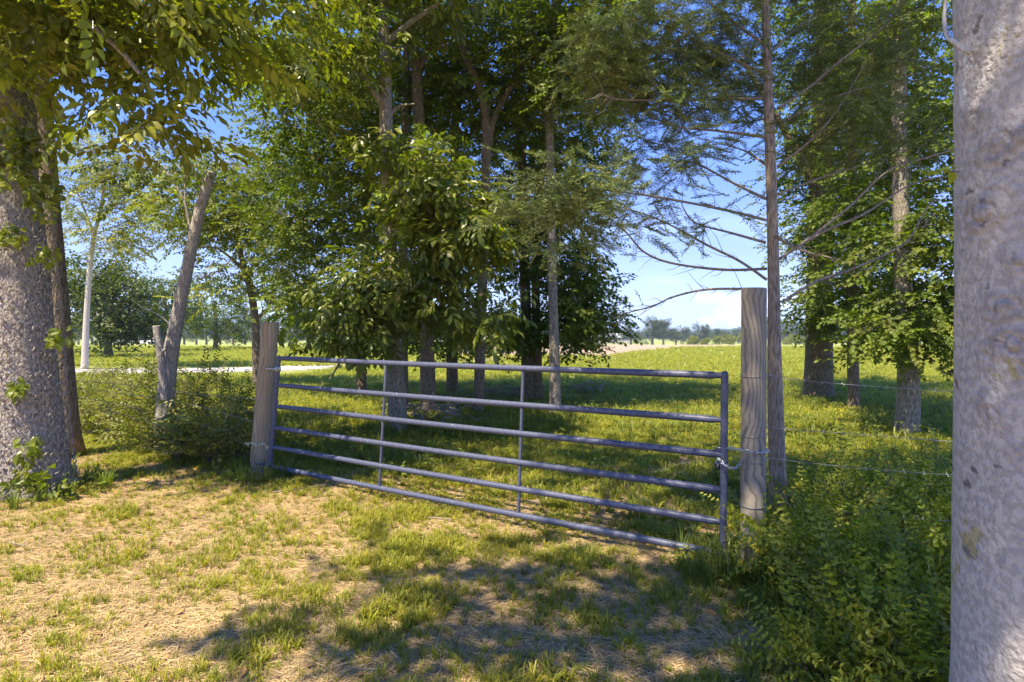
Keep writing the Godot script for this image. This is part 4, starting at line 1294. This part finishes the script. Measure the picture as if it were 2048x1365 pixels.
	tree("field_tree", "tall pale slender trunk with airy yellow-green crown beside the gravel drive", {"stems": [stem([[168, 740], [172, 650], [180, 540], [190, 470], [205, 410], [215, 330]], 25.5, 0.155, 0.05), stem([[190, 470], [170, 420], [150, 370]], 25.5, 0.06, 0.03), stem([[196, 440], [240, 400], [270, 350]], 25.5, 0.06, 0.03)], "bark": "bark_pale", "leaf": "fine", "size": 2.1, "color": Vector3(0.27, 0.33, 0.07), "per": 10, "reach": 0.7, "yellow": 0.2, "twig_mat": "dead_twig",
		"blobs": [blob(190, 320, 85, 60, 25.5, 1.8, 60), blob(270, 380, 70, 70, 25.5, 1.6, 44), blob(150, 420, 50, 60, 25.5, 1.3, 22), blob(240, 470, 80, 40, 25.5, 1.4, 26), blob(310, 430, 50, 60, 26.0, 1.2, 18)]})
	for s in [[215, 38.0, 600, 95, 95, 130, "large dark green tree behind the pale slender trunk", 0.10, 705], [330, 52.0, 600, 70, 60, 70, "spreading tree beyond the broken stump", 0.13, 700], [430, 60.0, 618, 75, 58, 80, "rounded green tree behind the leaning dead trunk", 0.14, 697], [590, 70.0, 620, 80, 55, 80, "broad green tree beyond the gate's hinge end", 0.12, 696], [60, 45.0, 560, 110, 110, 90, "dark tree partly hidden by the rough trunk", 0.10, 702]]:
		var z: float = s[1]
		var top: float = s[2] - s[4] * 0.3
		tree("field_tree", s[6], {"stems": [stem([[s[0], s[8]], [s[0] + 3, s[2] + 30], [s[0] - 2, top]], z, 0.25, 0.06)], "bark": "bark_brown", "leaf": "clump", "size": 0.9, "per": 5, "reach": 0.9, "color": Vector3(s[7], s[7] * 1.45, 0.035), "blobs": [blob(s[0], s[2], s[3], s[4], z, 3.2, s[5]), blob(s[0] + s[3] * 0.5, s[2] + s[4] * 0.5, s[3] * 0.6, s[4] * 0.5, z, 2.4, s[5] / 3)]})

func cedar() -> void:
	var z := 4.12
	var br := [
		[[1533, 560], [1479, 523], [1414, 491], [1364, 463], [1300, 433], [1215, 408, 3.8]], [[1533, 538], [1449, 540], [1349, 528], [1290, 506, 4.0], [1250, 463, 3.9], [1220, 438, 3.8]],
		[[1531, 486], [1459, 466, 4.2], [1389, 446, 4.3], [1364, 413, 4.3]], [[1531, 441], [1459, 423], [1364, 404, 4.0], [1275, 389, 3.8], [1200, 381, 3.6], [1110, 385, 3.5]],
		[[1531, 399], [1469, 369], [1414, 339], [1384, 326], [1300, 321, 4.0]], [[1529, 276], [1439, 264], [1364, 257], [1300, 237]], [[1524, 199], [1399, 202], [1250, 202, 3.9], [1200, 190, 3.8]],
		[[1524, 150], [1440, 110], [1340, 60], [1250, 40]], [[1524, 90], [1440, 30], [1360, -40]],
		[[1520, 578], [1484, 578], [1409, 580], [1344, 595], [1305, 613], [1245, 628]],
		[[1564, 605], [1633, 563], [1698, 541], [1773, 508], [1818, 478], [1843, 433], [1863, 404]], [[1559, 518], [1623, 473], [1698, 414], [1773, 344], [1843, 319], [1912, 299]], [[1559, 518], [1648, 463, 4.3], [1728, 428, 4.4], [1823, 369, 4.5], [1917, 349, 4.5]],
		[[1554, 219], [1613, 179], [1678, 125], [1748, 70], [1793, 30]], [[1554, 334], [1623, 279], [1678, 214], [1738, 110]], [[1556, 389], [1648, 354, 4.4], [1748, 324, 4.6]], [[1556, 249], [1673, 194, 4.3], [1823, 154, 4.4]],
		[[1545, 470], [1600, 500, 3.7], [1680, 520, 3.4]], [[1530, 330], [1480, 300, 4.5], [1400, 280, 4.9]], [[1530, 120], [1590, 60, 4.4], [1680, 0, 4.6]]]
	var stems := [stem([[1560, 1085], [1558, 960], [1552, 800], [1549, 700], [1547, 560], [1543, 400], [1536, 220], [1530, 60], [1524, -150], [1518, -480]], z, 0.076, 0.022)]
	for b in br:
		stems.append(stem(b, z, 0.0125, 0.004))
	var t := tree("cedar_tree", "reddish grey cedar with long bare lower branches standing by the gate post", {"stems": stems, "bark": "bark_cedar", "flare": 0.25, "rough": 0.42, "freq": 2.2, "fine": true, "leaf": "cedar", "leaf_mat": "needle", "color": Vector3(0.18, 0.25, 0.085), "per": 17, "dense": 0.42, "many": 0.62, "reach": 0.17, "size": 0.95, "bare": 3.0, "twig": 0.45, "twig_mat": "dead_twig", "twig_sides": 3, "yellow": 0.0,
		"blobs": [blob(1260, 110, 100, 90, 4.0, 0.35, 60), blob(1380, 90, 100, 90, 4.3, 0.4, 60), blob(1330, 200, 110, 60, 4.1, 0.4, 42), blob(1440, 200, 70, 80, 4.55, 0.3, 26), blob(1100, 380, 70, 45, 3.5, 0.25, 26), blob(1170, 400, 50, 50, 3.6, 0.25, 14), blob(1290, 330, 80, 50, 4.0, 0.3, 14), blob(1400, 330, 90, 50, 4.2, 0.4, 12), blob(1330, 430, 120, 60, 4.1, 0.3, 10), blob(1140, 480, 40, 40, 3.7, 0.2, 8),
			blob(1520, -110, 200, 110, 4.2, 0.7, 80), blob(1635, 110, 80, 90, 4.6, 0.35, 40), blob(1740, 120, 90, 90, 4.4, 0.5, 36), blob(1660, 260, 90, 70, 4.3, 0.5, 22), blob(1780, 250, 80, 70, 4.4, 0.4, 18), blob(1500, -350, 150, 200, 4.1, 0.7, 60)]})
	# fine bare side twigs along the dead lower branches
	var mb := MB.new()
	for b in br:
		var c := curve(stem(b, z, 0.008, 0.003), 6)
		for k in range(4, c.size()):
			for j in 2:
				if rng.randf() < 0.5:
					var p := v3(c[k])
					var d := (v3(c[k]) - v3(c[k - 1])).normalized()
					var o := (d * 0.8 + Vector3(rng.randfn(0, 0.5), rng.randfn(-0.05, 0.5), rng.randfn(0, 0.6))).normalized()
					var l := rng.randf_range(0.06, 0.22)
					tube(mb, [v4(p, 0.0028), v4(p + o * l * 0.5 + Vector3(0, rng.randfn(0, 0.012), 0), 0.002), v4(p + o * l, 0.0009)], 3, 0.0, 1.0, false)
	mb.smooth()
	part("bare_twigs", mb.done(), M.dead_twig, t, true)

# ---------------------------------------------------------------- far things
func far_trees() -> void:
	var g := "trees along the far edge of the right field"
	var spec := [[1205, 300, 648, 20], [1228, 300, 640, 17], [1262, 270, 640, 26], [1305, 255, 630, 32], [1327, 262, 634, 27], [1352, 275, 652, 22], [1378, 300, 650, 20], [1404, 290, 645, 26], [1432, 310, 657, 18], [1452, 320, 660, 18], [1478, 320, 658, 18], [1500, 330, 660, 18], [1590, 330, 655, 20], [1240, 340, 655, 20], [1180, 330, 650, 20]]
	for s in spec:
		var z: float = s[1]
		var base := 1.0 * (HOR + (EYE - ground_y(0, z)) / z * F)
		var h: float = base - s[2]
		far_tree("shade_tree", "round-headed tree at the far edge of the right field", g, s[0], z, base, h, s[3], Vector3(0.10, 0.145, 0.045))
	g = "bright bushes at the far edge of the right field"
	for s in [[1388, 180, 10], [1412, 178, 8], [1440, 185, 12], [1462, 186, 13], [1490, 186, 13], [1580, 170, 13], [1600, 172, 12], [1385, 190, 8], [1510, 188, 12]]:
		var z: float = s[1]
		var base := HOR + (EYE - ground_y(0, z)) / z * F
		far_tree("willow_bush", "low bright yellow-green bush at the far edge of the right field", g, s[0], z, base, s[2] * 1.7, s[2] * 1.3, Vector3(0.27, 0.32, 0.07))
	g = "far tree line across the left field"
	var x := 130.0
	while x < 1190.0:
		var z := rng.randf_range(150, 215)
		var base := HOR + (EYE - ground_y(0, z)) / z * F
		far_tree("hedgerow_tree", "green tree in the far tree line across the left field", g, x, z, base, rng.randf_range(48, 72), rng.randf_range(24, 34), Vector3(0.12, 0.17, 0.05).lerp(Vector3(0.075, 0.115, 0.04), rng.randf()))
		x += rng.randf_range(20, 30)
	x = 1560.0
	while x < 1930.0:
		var z := rng.randf_range(330, 420)
		var base := HOR + (EYE - ground_y(0, z)) / z * F
		far_tree("hedgerow_tree", "hazy tree in the line below the wooded hill", "far tree line below the wooded hill", x, z, base, rng.randf_range(26, 38), rng.randf_range(16, 22), Vector3(0.085, 0.125, 0.045))
		x += rng.randf_range(17, 24)

func far_tree(called: String, label: String, group: String, px: float, z: float, base: float, h: float, w: float, col: Vector3) -> void:
	var p := pix(px, base, z)
	var m := z / F
	var t := thing(called, label, "tree" if called != "willow_bush" else "bush", p, group)
	var mb := MB.new()
	tube(mb, [v4(p - Vector3(0, 0.5, 0), w * m * 0.09), v4(p + Vector3(0, h * m * 0.4, 0), w * m * 0.06), v4(p + Vector3(0.1, h * m * 0.8, 0), w * m * 0.02)], 7)
	mb.smooth()
	part("trunk", mb.done(), M.bark_brown, t)
	var xf := []
	var cols := []
	var lobes := []
	for k in 9:
		var a := rng.randf() * TAU
		var f := rng.randf()
		lobes.append([Vector3(cos(a) * w * m * 0.6 * (1.0 - 0.5 * f), h * m * (0.20 + 0.60 * f), sin(a) * w * m * 0.6 * (1.0 - 0.5 * f)), w * m * rng.randf_range(0.35, 0.55)])
	var size := clampf(w * m * 0.22, 0.5, 2.4)
	for k in 340:
		var l: Array = lobes[rng.randi_range(0, 8)]
		var d := Vector3(rng.randfn(), rng.randfn(), rng.randfn()).normalized() * pow(rng.randf(), 0.35)
		xf.append(turned(rng.randf() * TAU, rng.randfn(0, 0.3), rng.randfn(0, 0.3), size * rng.randf_range(0.7, 1.2), p + l[0] + d * l[1] * Vector3(1, 0.85, 1)))
		cols.append(tint(col, 0.14, 0.08))
	put_leaves("crown", "clump", M.leaf, t, xf, cols)

func far_things() -> void:
	# long low barn with a pale tin roof beyond the right field
	var z := 330.0
	var p := pix(1222, 683, z)
	var b := thing("barn", "long low barn with a pale tin roof beyond the right field", "barn", p)
	var mb := MB.new()
	mb.box(Vector3(-11, -1, -4), Vector3(11, 2.2, 4), Transform3D(Basis(), p))
	part("wall", mb.done(), M.barn_wall, b)
	mb = MB.new()
	var q := [p + Vector3(-11.5, 2.1, 4.7), p + Vector3(11.5, 2.1, 4.7), p + Vector3(11.5, 4.6, 0), p + Vector3(-11.5, 4.6, 0), p + Vector3(11.5, 2.1, -4.7), p + Vector3(-11.5, 2.1, -4.7)]
	mb.quad(q[0], q[3], q[2], q[1])
	mb.quad(q[3], q[5], q[4], q[2])
	mb.tri(q[0], q[5], q[3])
	mb.tri(q[1], q[2], q[4])
	part("roof", mb.done(), M.tin_roof, b)
	mb = MB.new()
	mb.box(Vector3(-2, -1, 4.0), Vector3(2, 1.9, 4.06), Transform3D(Basis(), p))
	part("door", mb.done(), M.silver_paint, b)
	# parked vehicles and a white fence at the far side of the left field
	for s in [[268, 128.0, "silver_paint", 1.9, "silver car parked at the far edge of the left field"], [291, 126.0, "white_paint", 2.2, "white van parked at the far edge of the left field"]]:
		var c := pix(s[0], 689.5, s[1])
		c.y = ground_y(c.x, s[1])
		var v := thing("parked_car" if s[3] < 2.0 else "parked_van", s[4], "car" if s[3] < 2.0 else "van", c)
		mb = MB.new()
		var prof: Array = [[-2.2, 0.35], [-2.2, 0.85], [-1.4, 0.98], [-0.8, 1.45], [0.9, 1.45], [1.6, 0.98], [2.2, 0.85], [2.2, 0.35]] if s[3] < 2.0 else [[-2.3, 0.35], [-2.3, 1.0], [-1.6, 1.15], [-1.0, 1.95], [2.2, 1.95], [2.3, 1.0], [2.3, 0.35]]
		for k in prof.size():
			var a0: Array = prof[k]
			var a1: Array = prof[(k + 1) % prof.size()]
			mb.quad(c + Vector3(a0[0], a0[1], 0.85), c + Vector3(a0[0], a0[1], -0.85), c + Vector3(a1[0], a1[1], -0.85), c + Vector3(a1[0], a1[1], 0.85))
			if k > 0 and k < prof.size() - 1:
				for sd in [0.85, -0.85]:
					mb.tri(c + Vector3(prof[0][0], prof[0][1], sd), c + Vector3(a0[0], a0[1], sd), c + Vector3(a1[0], a1[1], sd))
		part("body", mb.done(), M[s[2]], v)
		mb = MB.new()
		var hi: float = 1.38 if s[3] < 2.0 else 1.7
		mb.quad(c + Vector3(-1.1, 1.0, 0.87), c + Vector3(-0.7, hi, 0.87), c + Vector3(0.8, hi, 0.87), c + Vector3(1.2, 1.0, 0.87))
		part("window", mb.done(), M.car_glass, v)
		for wx in [-1.4, 1.4]:
			mb = MB.new()
			tube(mb, [v4(c + Vector3(wx, 0.33, 0.72), 0.33), v4(c + Vector3(wx, 0.33, 0.9), 0.33)], 14)
			part("wheel", mb.done(), M.tyre, v)
	var fp := pix(238, 690, 130.0)
	var f := thing("rail_fence", "white rail fence beside the parked cars at the far field edge", "fence", fp)
	for k in 7:
		mb = MB.new()
		var o := fp + Vector3(-3.3 + k * 1.1, 0, 0)
		o.y = ground_y(o.x, 130.0)
		mb.box(Vector3(-0.07, -0.2, -0.07), Vector3(0.07, 1.25, 0.07), Transform3D(Basis(), o))
		part("fence_post", mb.done(), M.white_paint, f)
	for y in [0.45, 1.0]:
		mb = MB.new()
		var o := fp
		o.y = ground_y(o.x, 130.0)
		mb.box(Vector3(-3.4, y, 0.072), Vector3(3.4, y + 0.14, 0.11), Transform3D(Basis(), o))
		part("rail", mb.done(), M.white_paint, f)

# ---------------------------------------------------------------- everything
func _ready() -> void:
	rng.seed = 20240611
	na.seed = 5
	na.frequency = 0.02
	na.fractal_octaves = 3
	nb.seed = 8
	nb.frequency = 0.02
	nb.fractal_octaves = 2
	# camera
	var cam := Camera3D.new()
	cam.name = "camera"
	add_child(cam)
	cam.position = Vector3(0, EYE, 0)
	cam.rotation.x = -atan((682.5 - HOR) / F)
	cam.fov = rad_to_deg(2.0 * atan(682.5 / F))
	cam.near = 0.05
	cam.far = 4000.0
	cam.current = true
	# sky
	var env := Environment.new()
	env.background_mode = Environment.BG_SKY
	var sky := Sky.new()
	var sm := ProceduralSkyMaterial.new()
	sm.sky_top_color = lin(0.05, 0.14, 0.50)
	sm.sky_horizon_color = lin(0.42, 0.52, 0.68)
	sm.sky_curve = 0.105
	sm.ground_bottom_color = lin(0.12, 0.13, 0.06)
	sm.ground_horizon_color = lin(0.45, 0.52, 0.5)
	sm.sun_angle_max = 10.0
	sm.sky_cover = clouds()
	sm.sky_cover_modulate = Color(1, 1, 1, 0.4)
	sky.sky_material = sm
	env.sky = sky
	env.background_energy_multiplier = 1.0
	env.tonemap_mode = Environment.TONE_MAPPER_LINEAR
	env.tonemap_exposure = 2.9
	env.fog_enabled = true
	env.fog_density = 0.0004
	env.fog_light_color = Color(0.80, 0.88, 1.0)
	env.sdfgi_enabled = true
	env.ssao_enabled = true
	env.ssil_enabled = true
	var we := WorldEnvironment.new()
	we.name = "environment"
	we.environment = env
	add_child(we)
	# sun: high, behind the photographer's left shoulder
	var sun := DirectionalLight3D.new()
	sun.name = "sun"
	add_child(sun)
	sun.look_at_from_position(Vector3.ZERO, Vector3(0.31, -0.88, -0.36))
	sun.light_energy = 1.25
	sun.light_color = Color(1.0, 0.94, 0.83)
	sun.light_angular_distance = 0.53
	sun.shadow_enabled = true

	materials()
	build_ground()
	turf()
	build_gate()
	build_fences()
	build_trees()
	cedar()
	build_shrubs()
	far_trees()
	far_things()

func clouds() -> ImageTexture:
	var f := FastNoiseLite.new()
	f.seed = 77
	f.frequency = 1.0
	f.fractal_octaves = 6
	var w := 1024
	var h := 512
	var im := Image.create(w, h, false, Image.FORMAT_RGBA8)
	for y in h / 2:
		var el := PI * (0.5 - (y + 0.5) / h)
		for x in w:
			var az := TAU * x / w
			var d := Vector3(cos(az) * cos(el), sin(el), sin(az) * cos(el))
			var q := d / (0.12 + d.y)
			var wisp := f.get_noise_3d(q.x * 0.9, 5.0, q.z * 0.35)
			var puff := f.get_noise_3d(d.x * 7.0, d.y * 20.0, d.z * 7.0)
			var a := smoothstep(0.05, 0.55, wisp) * 0.13 * smoothstep(0.0, 0.15, d.y)
			a += smoothstep(0.08, 0.35, puff) * 0.75 * smoothstep(0.11, 0.03, d.y)
			im.set_pixel(x, y, Color(0.95, 0.97, 1.0, clampf(a, 0.0, 0.9)))
	return ImageTexture.create_from_image(im)
